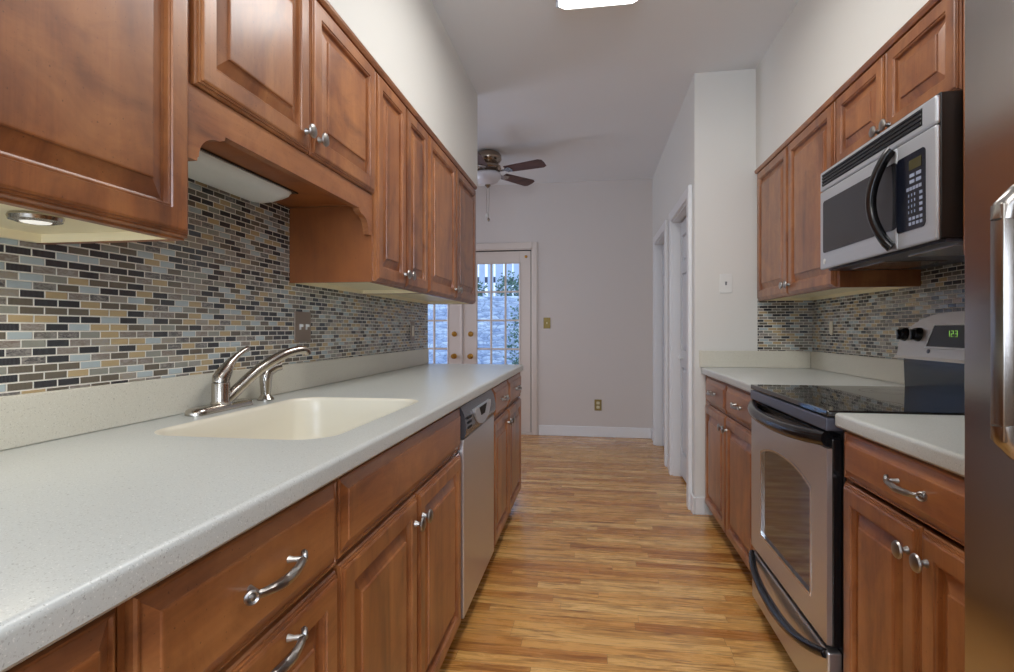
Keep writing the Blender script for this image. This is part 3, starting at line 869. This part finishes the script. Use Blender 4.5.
P_ = [(FX, FY, 0.9945), (FX, FY+0.001, 1.006), (FX+0.004, FY+0.014, 1.026), (FX+0.008, FY+0.030, 1.048), (FX+0.012, FY+0.055, 1.068), (FX+0.016, FY+0.078, 1.081), (FX+0.018, FY+0.096, 1.088), (FX+0.019, FY+0.101, 1.089)]
tube(bm, P_, [0.0235, 0.0240, 0.0205, 0.0135, 0.0090, 0.0080, 0.0090, 0.0070], 20); obj('lever', bm, M['nickel'], c, True, 50)
bm = newbm()
ctl = [Vector(p) for p in ((-1.050, 1.415, 0.938), (-1.030, 1.448, 0.972), (-0.995, 1.484, 1.020), (-0.965, 1.515, 1.050), (-0.940, 1.552, 1.071), (-0.922, 1.590, 1.080), (-0.912, 1.612, 1.080))]
P_ = []
for i in range(len(ctl)-1):
    p0, p1, p2, p3 = ctl[max(i-1, 0)], ctl[i], ctl[i+1], ctl[min(i+2, len(ctl)-1)]
    for q in range(5):
        t = q/5; P_.append(0.5*((2*p1)+(p2-p0)*t+(2*p0-5*p1+4*p2-p3)*t*t+(3*p1-p0-3*p2+p3)*t**3))
P_.append(ctl[-1]); P_ += [Vector((-0.908, 1.620, 1.074)), Vector((-0.906, 1.622, 1.065))]
Rr = [0.0175-0.004*min(1, i/30) for i in range(len(P_))]; Rr[-1] = 0.012
tube(bm, P_, Rr, 18); obj('spout', bm, M['nickel'], c, True, 50)

c = thing('side_sprayer', 'small nickel side sprayer standing just beyond the faucet', 'sprayer', (-1.056, 1.625, 0.915))
bm = newbm(); lathe(bm, (-1.056, 1.625, 0.9155), (0, 0, 1), [(0.026, 0), (0.026, 0.004), (0.020, 0.012), (0.014, 0.020)], 24); obj('base', bm, M['nickel'], c, True)
bm = newbm(); tube(bm, [(-1.056, 1.625, 0.932), (-1.056, 1.625, 0.975), (-1.056, 1.626, 0.995), (-1.052, 1.632, 1.010), (-1.038, 1.650, 1.022), (-1.026, 1.664, 1.026)], [0.0150, 0.0190, 0.0205, 0.0190, 0.0155, 0.0150], 18)
hd = obj('spray_head', bm, M['nickel'], c, True, 50)

# ---------------- right wall cabinets
c = thing('wall_cabinet', 'two-door wall cabinet against the end wall, left of the microwave', 'cabinet', (R.x(0.155), 2.95, UZ0))
upper_body(R, 2.408, 3.494, UZ0-0.004, 2.104, 0.31, c, stile=0.035)
door(R, 0.31, 2.425, 2.948, UZ0, 2.096, c, (2.975-0.055, 1.375)); door(R, 0.31, 2.954, 3.470, UZ0, 2.096, c, (2.982, 1.375))
crown(R, 2.408, 3.494, 2.097, 0.311, c)
bm = newbm(); box(bm, R.x(0.007), R.x(0.308), 2.4068, 2.4082, UZ0-0.003, 1.40); obj('side_panel', bm, M['wood_v'], c)
c = thing('wall_cabinet', 'short two-door wall cabinet directly above the microwave', 'cabinet', (R.x(0.155), 2.02, 1.8))
upper_body(R, 1.640, 2.406, 1.800, 2.104, 0.31, c, floor_z=1.803, stile=0.02)
door(R, 0.31, 1.648, 2.020, 1.802, 2.096, c, (1.99, 1.835)); door(R, 0.31, 2.026, 2.400, 1.802, 2.096, c, (2.056, 1.835))
crown(R, 1.640, 2.406, 2.097, 0.311, c)
c = thing('wall_cabinet', 'wall cabinet between microwave and refrigerator, only a narrow brown edge showing', 'cabinet', (R.x(0.155), 1.30, UZ0))
upper_body(R, 0.93, 1.638, UZ0-0.004+0.02, 2.104, 0.31, c, stile=0.035)
door(R, 0.31, 0.94, 1.275, UZ0+0.018, 2.096, c, (1.25, 1.395)); door(R, 0.31, 1.281, 1.637, UZ0+0.018, 2.096, c, (1.31, 1.395))
crown(R, 0.93, 1.638, 2.097, 0.311, c)

# ---------------- right base cabinets
RD = 0.620
c = thing('base_cabinet', 'far right base cabinet with two small drawers over two doors, beyond the range', 'cabinet', (R.x(0.32), 2.95, 0))
base_body(R, 2.368, 3.494, RD, c, [2.92])
drawer(R, RD, 2.376, 2.912, 0.712, 0.860, c); drawer(R, RD, 2.928, 3.420, 0.712, 0.860, c)
door(R, RD, 2.376, 2.912, BZ0, 0.702, c, (2.878, 0.636)); door(R, RD, 2.928, 3.420, BZ0, 0.702, c, (2.962, 0.636))
c = thing('base_cabinet', 'base cabinet with one drawer and two knobbed doors, between range and refrigerator', 'cabinet', (R.x(0.32), 1.25, 0))
base_body(R, 0.93, 1.618, RD, c)
drawer(R, RD, 0.945, 1.606, 0.742, 0.866, c); door(R, RD, 0.945, 1.252, BZ0, 0.730, c, (1.222, 0.668)); door(R, RD, 1.258, 1.606, BZ0, 0.730, c, (1.290, 0.668))

def rcounter(label, y0, y1, end):
    c = thing('countertop', label, 'countertop', (R.x(0.33), (y0+y1)/2, 0.875))
    counter_slab(R.x(0.001), R.x(0.647), y0, y1, 'slab', c)
    bm = newbm(); box(bm, R.x(0.006), R.x(0.019), y0, y1, 0.9155, 1.018, 0.003)
    if end: box(bm, R.x(0.020), R.x(0.660), y1-0.014, y1-0.001, 0.9155, 1.018, 0.003)
    obj('backsplash', bm, M['splash_warm_lit'], c)
rcounter('short off-white countertop in the far right corner, beyond the range', 2.366, 3.492, True)
rcounter('short off-white countertop between the range and the refrigerator', 0.93, 1.626, False)

# ---------------- range
RY0, RY1 = 1.630, 2.362
c = thing('electric_range', 'stainless and black glass-top electric range between the two right counters', 'range', (R.x(0.33), 2.0, 0))
bm = newbm(); box(bm, R.x(0.02), 0.692, RY0, RY1, 0.045, 0.900, 0.002)
for y in (RY0+0.05, RY1-0.05):
    for x in (0.75, 1.22): box(bm, x-0.02, x+0.02, y-0.02, y+0.02, 0.0, 0.05)
obj('body', bm, M['black_m'], c)
bm = newbm(); box(bm, R.x(0.095), 0.648, RY0-0.002, RY1+0.002, 0.902, 0.9205, 0.004); ct = obj('cooktop', bm, M['cooktop'], c)
M['burner'] = plain('burner_ring_print', (0.05, 0.05, 0.052), 0.1)
for x, y, r in ((0.83, 1.82, 0.10), (0.83, 2.17, 0.08), (1.08, 1.82, 0.08), (1.08, 2.17, 0.10)):
    k = newbm()
    for rr in (r, r*0.62):
        n = 48; A = [k.verts.new((x+math.cos(2*PI*i/n)*rr, y+math.sin(2*PI*i/n)*rr, 0.9208)) for i in range(n)]
        B = [k.verts.new((x+math.cos(2*PI*i/n)*(rr-0.003), y+math.sin(2*PI*i/n)*(rr-0.003), 0.9208)) for i in range(n)]
        for i in range(n): j = (i+1) % n; k.faces.new((A[i], A[j], B[j], B[i]))
    obj('burner', k, M['burner'], ct)
M['greytrim'] = plain('dark_grey_enamel', srgb(84, 86, 98), 0.3, 0.3)
bm = newbm(); box(bm, 0.646, 0.700, RY0+0.002, RY1-0.002, 0.862, 0.8995, 0.004); obj('front_trim', bm, M['greytrim'], c)
bm = newbm()
for k_ in range(3):
    box(bm, 0.657+k_*0.004, 0.70, RY0+0.02, RY1-0.02, 0.846-k_*0.009, 0.851-k_*0.009, 0.001)
obj('vent', bm, M['black'], c)
# oven door: stainless face with curved top shoulders and arched window, black rim
bm = newbm(); box(bm, 0.664, 0.691, RY0+0.004, RY1-0.004, 0.255, 0.838, 0.003); dr = obj('oven_door', bm, M['black'], c)
def door_outline():
    y0, y1 = RY0+0.004, RY1-0.004; zb, zt = 0.262, 0.812
    top = []
    for i in range(25):
        t = i/24; y = y1+(y0-y1)*t
        e = min(t, 1-t)
        dip = 0.016*(1/(1+math.exp((e-0.16)*55)))      # shoulders a little higher than the middle
        top.append((y, zt-0.016+dip))
    return [(y0, zb), (y1, zb)] + top
def window_outline(g=0.0):
    y0, y1 = 1.745-g, 2.235+g; zb = 0.345-g
    p = [(y0, zb), (y1, zb)]
    n = 22
    for i in range(n+1):
        t = i/n; y = y1+(y0-y1)*t; s = 2*t-1
        p.append((y, 0.672+g+0.040*(1-abs(s)**2.4)))
    return p
def plate_with_hole(bm, out, hol, x0, x1):
    """front plate between x0 (front) and x1 with a hole"""
    for x in (x0, x1):
        ov = [bm.verts.new((x, y, z)) for y, z in out]; hv = [bm.verts.new((x, y, z)) for y, z in hol]
        es = [bm.edges.new((a[i], a[(i+1) % len(a)])) for a in (ov, hv) for i in range(len(a))]
        bmesh.ops.triangle_fill(bm, use_beauty=True, use_dissolve=False, edges=es)
        if x == x0: A, B = ov, hv
        else:
            for p, q in ((A, ov), (B, hv)):
                for i in range(len(p)): j = (i+1) % len(p); bm.faces.new((p[i], p[j], q[j], q[i]))
bm = newbm(); plate_with_hole(bm, door_outline(), window_outline(), 0.650, 0.664); obj('face_panel', bm, M['steel'], dr)
bm = newbm(); plate_with_hole(bm, window_outline(0.001), window_outline(-0.006), 0.6485, 0.660); obj('window_rim', bm, M['chrome'], dr)
bm = newbm(); prism(bm, window_outline(-0.004), 'X', 0.656, 0.662); obj('window', bm, M['ovenglass'], dr)
# bowed black handle
bm = newbm(); P_ = []
for i in range(21):
    t = -1+2*i/20; P_.append((0.655-0.050*(1-abs(t)**2.6), 1.996+t*0.352, 0.838-0.012*(1-t*t)))
tube(bm, P_, 0.020, 14, flat=1.1); obj('handle', bm, M['black'], dr, True, 60)
# storage drawer with a long bowed handle
bm = newbm(); box(bm, 0.652, 0.691, RY0+0.004, RY1-0.004, 0.050, 0.240, 0.005); sd = obj('storage_drawer', bm, M['steel'], c)
bm = newbm(); P_ = []; Rr = []
for i in range(25):
    t = -1+2*i/24; P_.append((0.650-0.030*(1-t**4), 1.996+t*0.350, 0.232-0.055*(1-t*t)+0.0)); Rr.append(0.013+0.004*(1-abs(t)))
tube(bm, P_, Rr, 12); obj('handle', bm, M['black'], sd, True, 60)
# backguard
bm = newbm()
n = 24; pts = [(RY0+0.003, 1.045), (RY1-0.003, 1.045)]
for i in range(n+1):
    t = i/n; y = RY1-0.003+(RY0+0.003-RY1+0.003)*t; s = abs(2*t-1)
    pts.append((y, 1.118+0.090*(1-s**3.2)))
A = [bm.verts.new((1.195+(z-1.045)*0.16, y, z)) for y, z in pts]; B = [bm.verts.new((1.292, y, z)) for y, z in pts]
bm.faces.new(A); bm.faces.new(B[::-1])
for i in range(len(pts)): j = (i+1) % len(pts); bm.faces.new((A[i], B[i], B[j], A[j]))
M['silver_panel'] = plain('silver_backguard', srgb(196, 190, 180), 0.32, 0.6)
bg = obj('backguard', bm, M['silver_panel'], c)
bm = newbm(); prism(bm, [(1.215, 0.912), (1.292, 0.912), (1.292, 1.045), (1.210, 1.045)], 'Y', RY0+0.022, RY1-0.022); obj('backguard_base', bm, M['black'], c)
bm = newbm(); prism(bm, [(1.185, 1.036), (1.292, 1.036), (1.292, 1.0455), (1.188, 1.0455)], 'Y', RY0+0.003, RY1-0.003); obj('backguard_lip', bm, M['silver_panel'], c)
def bgx(z): return 1.195+(z-1.045)*0.16
for y in (1.70, 1.785, 2.235, 2.325):
    k = newbm(); z = 1.128
    lathe(k, (bgx(z), y, z), (-1, 0, 0.16), [(0.027, 0), (0.025, 0.010), (0.021, 0.020), (0, 0.021)], 24)
    box(k, bgx(z)-0.030, bgx(z)-0.018, y-0.005, y+0.005, z-0.020, z+0.020, 0.002)
    obj('knob', k, M['black'], bg, True, 30)
bm = newbm(); prism(bm, [(1.845, 1.085), (2.175, 1.085), (2.145, 1.162), (1.875, 1.162)], 'X', bgx(1.12)-0.009, bgx(1.12)+0.01)
for v in bm.verts:
    v.co.x = bgx(v.co.z)-(0.0035 if v.co.x < bgx(1.12) else -0.006)
dp = obj('display', bm, M['black_m'], bg)
bm = newbm()
o_ = [(1.839, 1.080), (2.181, 1.080), (2.149, 1.167), (1.871, 1.167)]; i_ = [(1.846, 1.086), (2.173, 1.086), (2.144, 1.161), (1.876, 1.161)]
A = [[bm.verts.new((bgx(z)-q, y, z)) for y, z in p] for p, q in ((o_, -0.004), (o_, 0.005), (i_, 0.005), (i_, -0.004))]
for a, b in zip(A, A[1:]):
    for i in range(4): j = (i+1) % 4; bm.faces.new((a[i], a[j], b[j], b[i]))
obj('display_rim', bm, M['plastic'], dp)
def seg_digit(bm, x, y, z, w, h, on):
    """seven-segment digit read from the aisle: +Y is its left"""
    t = 0.0016
    S = {'a': (0, h, w, h), 'g': (0, h/2, w, h/2), 'd': (0, 0, w, 0), 'f': (0, h/2, 0, h), 'b': (w, h/2, w, h), 'e': (0, 0, 0, h/2), 'c': (w, 0, w, h/2)}
    for s in on:
        a0, b0, a1, b1 = S[s]
        box(bm, x-0.001, x, y-a1-t/2, y-a0+t/2, z+b0-t/2, z+b1+t/2)
bm = newbm()
for k_, on in enumerate(('bc', 'abged', 'abgcd')):
    seg_digit(bm, bgx(1.128)-0.0035, 2.065-k_*0.020, 1.122, 0.011, 0.020, on)
obj('clock_digits', bm, M['digits'], dp)
bm = newbm(); lathe(bm, (bgx(1.068), 2.16, 1.068), (-1, 0, 0.16), [(0.008, 0), (0.008, 0.002), (0, 0.0025)], 18)
obj('emblem', bm, M['greytrim'], bg)

# ---------------- microwave
MX, MY0, MY1, MZ0, MZ1 = 0.930, 1.642, 2.404, 1.392, 1.790
c = thing('microwave', 'stainless over-the-range microwave with a black bowed handle, mounted under the short cabinet', 'microwave', (1.12, 2.02, MZ0))
bm = newbm(); box(bm, MX+0.012, R.x(0.007), MY0+0.002, MY1-0.002, MZ0+0.006, MZ1+0.008, 0.003); obj('body', bm, M['black_m'], c)
bm = newbm(); box(bm, MX, MX+0.013, MY0, MY1, 1.712, MZ1, 0.006); tp = obj('vent_panel', bm, M['steel_mw'], c)
bm = newbm(); box(bm, MX-0.001, MX+0.01, MY0+0.062, MY1-0.025, 1.728, 1.778, 0.001); vg = obj('vent', bm, M['blackhole'], tp)
bm = newbm()
for k_ in range(4): box(bm, MX-0.0035, MX+0.004, MY0+0.064, MY1-0.027, 1.7315+k_*0.0125, 1.7385+k_*0.0125, 0.001)
obj('louvre', bm, M['black'], vg)
MD = 1.836
bm = newbm(); box(bm, MX, MX+0.013, MD+0.001, MY1, MZ0, 1.709, 0.006); md = obj('door', bm, M['steel_mw'], c)
def rr_prism(bm, y0, y1, z0, z1, r, x0, x1): prism(bm, rrect(y0, y1, z0, z1, r, 6), 'X', x0, x1)
bm = newbm(); rr_prism(bm, MD+0.002, MY1-0.035, 1.457, 1.665, 0.012, MX-0.002, MX+0.01); obj('window', bm, M['mwglass'], md)
bm = newbm(); lathe(bm, (MX-0.0005, MY1-0.045, 1.422), (-1, 0, 0), [(0.011, 0), (0.011, 0.001), (0.0085, 0.0012), (0.0085, 0.0006), (0.006, 0.0006), (0.004, 0.0014), (0, 0.0015)], 20); obj('emblem', bm, M['plastic'], md)
bm = newbm(); P_ = []; Rr = []
for i in range(21):
    t = i/20; P_.append((MX-0.006-0.038*math.sin(PI*t)**0.7, 1.853+0.045*math.sin(PI*t), 1.402+(1.706-1.402)*t)); Rr.append(0.019)
tube(bm, P_, Rr, 14, flat=0.8); obj('handle', bm, M['black'], md, True, 60)
bm = newbm(); box(bm, MX, MX+0.013, MY0, MD-0.001, MZ0, 1.709, 0.006); cpn = obj('control_panel', bm, M['steel_mw'], c)
bm = newbm(); rr_prism(bm, 1.688, MD-0.003, 1.440, 1.665, 0.014, MX-0.002, MX+0.01); kp = obj('keypad', bm, M['keypanel'], cpn)
bm = newbm(); box(bm, MX-0.003, MX, 1.705, 1.765, 1.615, 1.645); obj('display', bm, M['lcd'], kp)
bm = newbm(); X_ = MX-0.0028
for r_ in range(2):
    for q in range(2): box(bm, X_, MX, 1.706+q*0.032, 1.730+q*0.032, 1.594-r_*0.018, 1.604-r_*0.018)
for q in range(5): box(bm, X_, MX, 1.704+q*0.0155, 1.716+q*0.0155, 1.556, 1.566)
for r_ in range(4):
    for q in range(3):
        y = 1.735+q*0.015; z = 1.538-r_*0.0165
        box(bm, X_, MX, y, y+0.004, z, z+0.008)
    box(bm, X_, MX, 1.700, 1.714, 1.536-r_*0.0165, 1.545-r_*0.0165)
for r_ in range(2):
    for q in range(4): box(bm, X_, MX, 1.700+q*0.018, 1.712+q*0.018, 1.468-r_*0.015, 1.477-r_*0.015)
obj('buttons', bm, M['key'], kp)
bm = newbm(); box(bm, MX+0.03, R.x(0.012), MY0+0.01, MY1-0.01, MZ0-0.004, MZ0+0.005); ub = obj('underside_panel', bm, M['greytrim'], c)
bm = newbm()
for a, b in ((1.70, 1.95), (2.09, 2.34)):
    bm = newbm(); box(bm, 1.02, 1.22, a, b, MZ0-0.007, MZ0-0.003, 0.001); obj('grease_filter', bm, M['nickel'], ub)

# ---------------- refrigerator
c = thing('refrigerator', 'stainless steel refrigerator at the right edge with a bow handle', 'refrigerator', (0.95, 0.46, 0))
bm = newbm(); box(bm, 0.625, R.x(0.03), -0.01, 0.902, 0.02, 1.79, 0.004)
for x in (0.72, 1.2):
    for y in (0.06, 0.84): box(bm, x-0.03, x+0.03, y-0.03, y+0.03, 0, 0.025)
obj('body', bm, M['greytrim'], c)
def fdoor(y0, y1, hy):
    bm = newbm(); prism(bm, [(0.622, y0), (0.557, y0), (0.548, y0+0.004), (0.544, y0+0.014), (0.544, y1-0.006), (0.546, y1-0.002), (0.552, y1), (0.622, y1)], 'Z', 0.10, 1.79)
    d = obj('door', bm, M['steel_v'], c)
    bm = newbm(); z0, z1 = 0.990, 1.318
    # flat bar standing off on flared brackets
    box(bm, 0.484, 0.506, hy-0.011, hy+0.011, z0+0.020, z1-0.020, 0.002)
    for z, s in ((z1-0.010, 1), (z0+0.010, -1)):
        P_ = [(0.552, hy, z+s*0.012), (0.530, hy, z+s*0.010), (0.508, hy, z+s*0.002), (0.494, hy, z-s*0.014), (0.492, hy, z-s*0.03)]
        tube(bm, P_, [0.019, 0.014, 0.012, 0.0125, 0.0125], 14)
    obj('handle', bm, M['handle_steel'], d, True, 45)
fdoor(0.452, 0.899, 0.739); fdoor(-0.008, 0.446, 0.10)
bm = newbm(); box(bm, 0.60, 0.63, 0.0, 0.895, 0.025, 0.092); obj('kick_grille', bm, M['black_m'], c)

# ---------------- switches and outlets
def plate(name, label, cat, x, y, z, normal, w, h, mat, kind, dmat):
    c = thing(name, label, cat, (x, y, z))
    nx, ny = normal
    def B(bm, a0, a1, b0, b1, o0, o1, bv=0.0):
        if nx: box(bm, x+nx*o0, x+nx*o1, y+a0, y+a1, z+b0, z+b1, bv)
        else: box(bm, x+a0, x+a1, y+ny*o0, y+ny*o1, z+b0, z+b1, bv)
    bm = newbm(); B(bm, -w/2, w/2, -h/2, h/2, 0.0005, 0.006, 0.002); obj('plate', bm, mat, c)
    if kind.startswith('toggle'):
        n = int(kind[-1])
        for i in range(n):
            a = (i-(n-1)/2)*0.046
            bm = newbm(); B(bm, a-0.005, a+0.005, -0.011, 0.011, 0.006, 0.008); B(bm, a-0.004, a+0.004, 0.0, 0.010, 0.008, 0.018, 0.001); obj('toggle', bm, dmat, c)
    elif kind == 'rocker':
        bm = newbm(); B(bm, -0.016, 0.016, -0.033, 0.033, 0.006, 0.009, 0.001); obj('rocker', bm, dmat, c)
    else:
        for b in (-0.022, 0.022):
            bm = newbm(); B(bm, -0.016, 0.016, b-0.014, b+0.014, 0.006, 0.008, 0.003)
            s = obj('socket', bm, dmat, c)
            bm = newbm(); B(bm, -0.008, -0.005, b-0.004, b+0.006, 0.008, 0.0084); B(bm, 0.005, 0.008, b-0.004, b+0.006, 0.008, 0.0084); obj('slot', bm, M['blackhole'], s)
    return c
plate('light_switch', 'taupe double toggle switch plate on the mosaic tiles behind the faucet', 'switch', LW+0.005, 1.960, 1.157, (1, 0), 0.118, 0.118, M['plate_taupe'], 'toggle2', M['plastic'])
plate('wall_outlet', 'small taupe outlet plate on the mosaic tiles at the far end of the left counter', 'outlet', LW+0.005, 3.267, 1.139, (1, 0), 0.075, 0.118, M['plate_taupe'], 'rocker', M['ivory'])
plate('wall_outlet', 'ivory outlet on the mosaic tiles behind the far right counter', 'outlet', RW-0.005, 3.225, 1.156, (-1, 0), 0.030, 0.075, M['ivory'], 'rocker', M['ivory'])
plate('light_switch', 'white switch plate on the end wall above the far right counter', 'switch', 0.815, YE, 1.432, (0, -1), 0.073, 0.118, M['plastic'], 'toggle1', M['grey_plastic'])
plate('light_switch', 'brass toggle switch plate on the far wall beside the glass patio door', 'switch', -0.484, YB, 1.221, (0, -1), 0.075, 0.118, M['brass_plate'], 'toggle1', M['ivory'])
plate('wall_outlet', 'brass outlet plate low on the far wall above the baseboard', 'outlet', 0.064, YB, 0.341, (0, -1), 0.075, 0.118, M['brass_plate'], 'socket', M['ivory'])

# ---------------- ceiling light fixtures
def fixture(cx, y0, y1, label):
    c = thing('ceiling_light', label, 'light', (cx, (y0+y1)/2, 2.70))
    hw = 0.195
    bm = newbm(); box(bm, cx-hw, cx+hw, y0+0.01, y1-0.01, 2.700, CZ-0.001, 0.003); obj('housing', bm, M['grey_plastic'], c)
    bm = newbm(); prism(bm, [(cx-hw+0.01, 2.700), (cx-hw+0.01, 2.676), (cx-hw+0.04, 2.660), (cx+hw-0.04, 2.660), (cx+hw-0.01, 2.676), (cx+hw-0.01, 2.700)], 'Y', y0+0.007, y1-0.007); obj('diffuser', bm, M['diffuser'], c)
    for y in (y0, y1-0.006):
        bm = newbm(); box(bm, cx-hw-0.005, cx+hw+0.005, y, y+0.006, 2.675, CZ-0.001, 0.002)
        obj('end_cap', bm, M['grey_plastic'], c)
fixture(0.03, 1.36, 2.572, 'long fluorescent ceiling light at the top edge, lit white')
fixture(0.0, -1.35, -0.14, 'second fluorescent ceiling light, added unseen behind the viewer')  # unseen twin fixture, added to go with the rear fill lamp

# ---------------- ceiling fan
HXc, HYc = -0.925, 4.765
c = thing('ceiling_fan', 'flush-mount ceiling fan with dark wood blades and a frosted light bowl, past the left cabinets', 'fan', (HXc, HYc, CZ))
bm = newbm(); lathe(bm, (HXc, HYc, CZ), (0, 0, -1), [(0.075, 0.0), (0.105, 0.012), (0.122, 0.035), (0.124, 0.07), (0.110, 0.092), (0.090, 0.105), (0.095, 0.115), (0.118, 0.130), (0.122, 0.150), (0.105, 0.168), (0.06, 0.175), (0.05, 0.19)], 40); obj('motor_housing', bm, M['bronze'], c, True, 40)
bm = newbm(); lathe(bm, (HXc, HYc, CZ), (0, 0, -1), [(0.060, 0.180), (0.110, 0.190), (0.122, 0.205), (0.118, 0.235), (0.095, 0.265), (0.055, 0.288), (0.015, 0.296)], 36); obj('light_bowl', bm, M['bowl'], c, True)
bm = newbm(); lathe(bm, (HXc, HYc, CZ), (0, 0, -1), [(0.026, 0.294), (0.026, 0.304), (0.012, 0.312), (0.008, 0.325), (0, 0.328)], 20); obj('finial', bm, M['bronze'], c, True)
for dx, ln, mat in ((-0.012, 0.27, M['plastic']), (0.012, 0.31, M['bronze'])):
    bm = newbm(); tube(bm, [(HXc+dx*1.3, HYc, CZ-0.30), (HXc+dx*0.6, HYc, CZ-0.30-ln+0.02)], 0.0016, 6); ch = obj('pull_chain', bm, M['bronze'], c)
    bm = newbm(); lathe(bm, (HXc+dx*0.6, HYc, CZ-0.30-ln+0.02), (0, 0, -1), [(0.003, 0), (0.010, 0.01), (0.012, 0.022), (0.007, 0.034), (0, 0.036)], 14); obj('chain_fob', bm, mat, ch, True)
for k_ in range(5):
    ang = math.radians(-20+72*k_); zb = CZ-0.180
    rot = Matrix.Rotation(ang, 4, 'Z'); pitch = Matrix.Rotation(math.radians(-13), 4, 'X')
    def place(bm):
        for v in bm.verts: v.co = rot @ (pitch @ v.co); v.co += Vector((HXc, HYc, zb))
    bm = newbm()
    out = [(0.185, -0.050), (0.525, -0.066), (0.556, -0.048), (0.560, 0.0), (0.556, 0.048), (0.525, 0.066), (0.185, 0.050)]
    prism(bm, out, 'Z', -0.003, 0.003); place(bm); bl = obj('blade', bm, M['blade'], c)
    bm = newbm(); prism(bm, [(0.09, -0.012), (0.17, -0.010), (0.20, -0.038), (0.235, -0.038), (0.25, 0.0), (0.235, 0.038), (0.20, 0.038), (0.17, 0.010), (0.09, 0.012)], 'Z', -0.010, -0.0035); place(bm)
    obj('blade_arm', bm, M['bronze'], bl)

# ------------------------------------------------------------------ outside, past the patio doors
bm = newbm(); box(bm, -8, 4, YB+0.12, 16, -0.12, -0.02); struct('ground_patio', bm, M['snow'])
bm = newbm(); box(bm, -8, 4, 9.0, 9.5, -0.02, 1.72, 0.03)
tag(obj('retaining_wall', bm, M['stone']), 'pale blue-grey stone retaining wall outside the patio doors', 'wall')
bm = newbm()
x = -6.5
c = thing('garden_fence', 'pale board fence beyond the stone wall, seen through the top door panes', 'fence', (-2, 11.2, 1.5))
bm = newbm(); k_ = 0
while x < 2.5:
    h = 3.1+0.25*math.sin(x*3.7); w = 0.14+0.03*math.sin(x*9)
    box(bm, x, x+w, 11.2, 11.24, 1.5, h+0.4, 0.004); x += w+0.05+0.02*math.cos(x*5)
obj('boards', bm, M['fencew'], c)
bm = newbm(); box(bm, -6.5, 2.5, 11.24, 11.30, 2.15, 2.27); box(bm, -6.5, 2.5, 11.24, 11.30, 3.0, 3.1); obj('rails', bm, M['bark'], c)
def shrub(x, y, z, r, h, label):
    c = thing('shrub', label, 'shrub', (x, y, z), 'evergreen shrubs behind the stone wall' if z > 1 else None)
    bm = newbm(); tube(bm, [(x, y, z-0.02), (x+0.01, y, z+h*0.5)], [0.02, 0.01], 8); obj('stem', bm, M['bark'], c)
    bm = newbm(); rnd = random.Random(int(x*100))
    for i in range(650):
        a = rnd.uniform(0, 2*PI); e = rnd.uniform(-1, 1); q = rnd.uniform(0.55, 1.0)*(1+0.2*math.sin(3*a+4*e))
        p = Vector((x+math.cos(a)*math.sqrt(1-e*e)*r*q, y+math.sin(a)*math.sqrt(1-e*e)*r*q, z+h/2+e*h/2*q))
        d = Vector((rnd.uniform(-1, 1), rnd.uniform(-1, 1), rnd.uniform(-0.3, 1))).normalized()*0.055
        n = d.cross(Vector((rnd.uniform(-1, 1), rnd.uniform(-1, 1), rnd.uniform(-1, 1)))).normalized()*0.018
        f = [bm.verts.new(p), bm.verts.new(p+d*0.5+n), bm.verts.new(p+d), bm.verts.new(p+d*0.5-n)]
        bm.faces.new(f)
    obj('foliage', bm, M['leaf'], c)
for i, (x, y, r, h) in enumerate(((-4.5, 9.9, 0.30, 0.75), (-3.7, 10.1, 0.32, 0.85), (-2.95, 9.9, 0.28, 0.70), (-2.25, 10.05, 0.30, 0.80), (-1.5, 9.9, 0.30, 0.85), (-0.75, 10.0, 0.30, 0.9))):
    shrub(x, y, 1.55, r, h*0.75, 'evergreen shrub behind the stone wall, seen through the patio door panes')
shrub(-1.12, 8.55, -0.02, 0.24, 1.6, 'single shrub standing in front of the stone wall, at the right door panes')
bm = newbm(); box(bm, -8, 4, 9.5, 16, -0.02, 1.55); struct('ground_upper', bm, M['snow'])
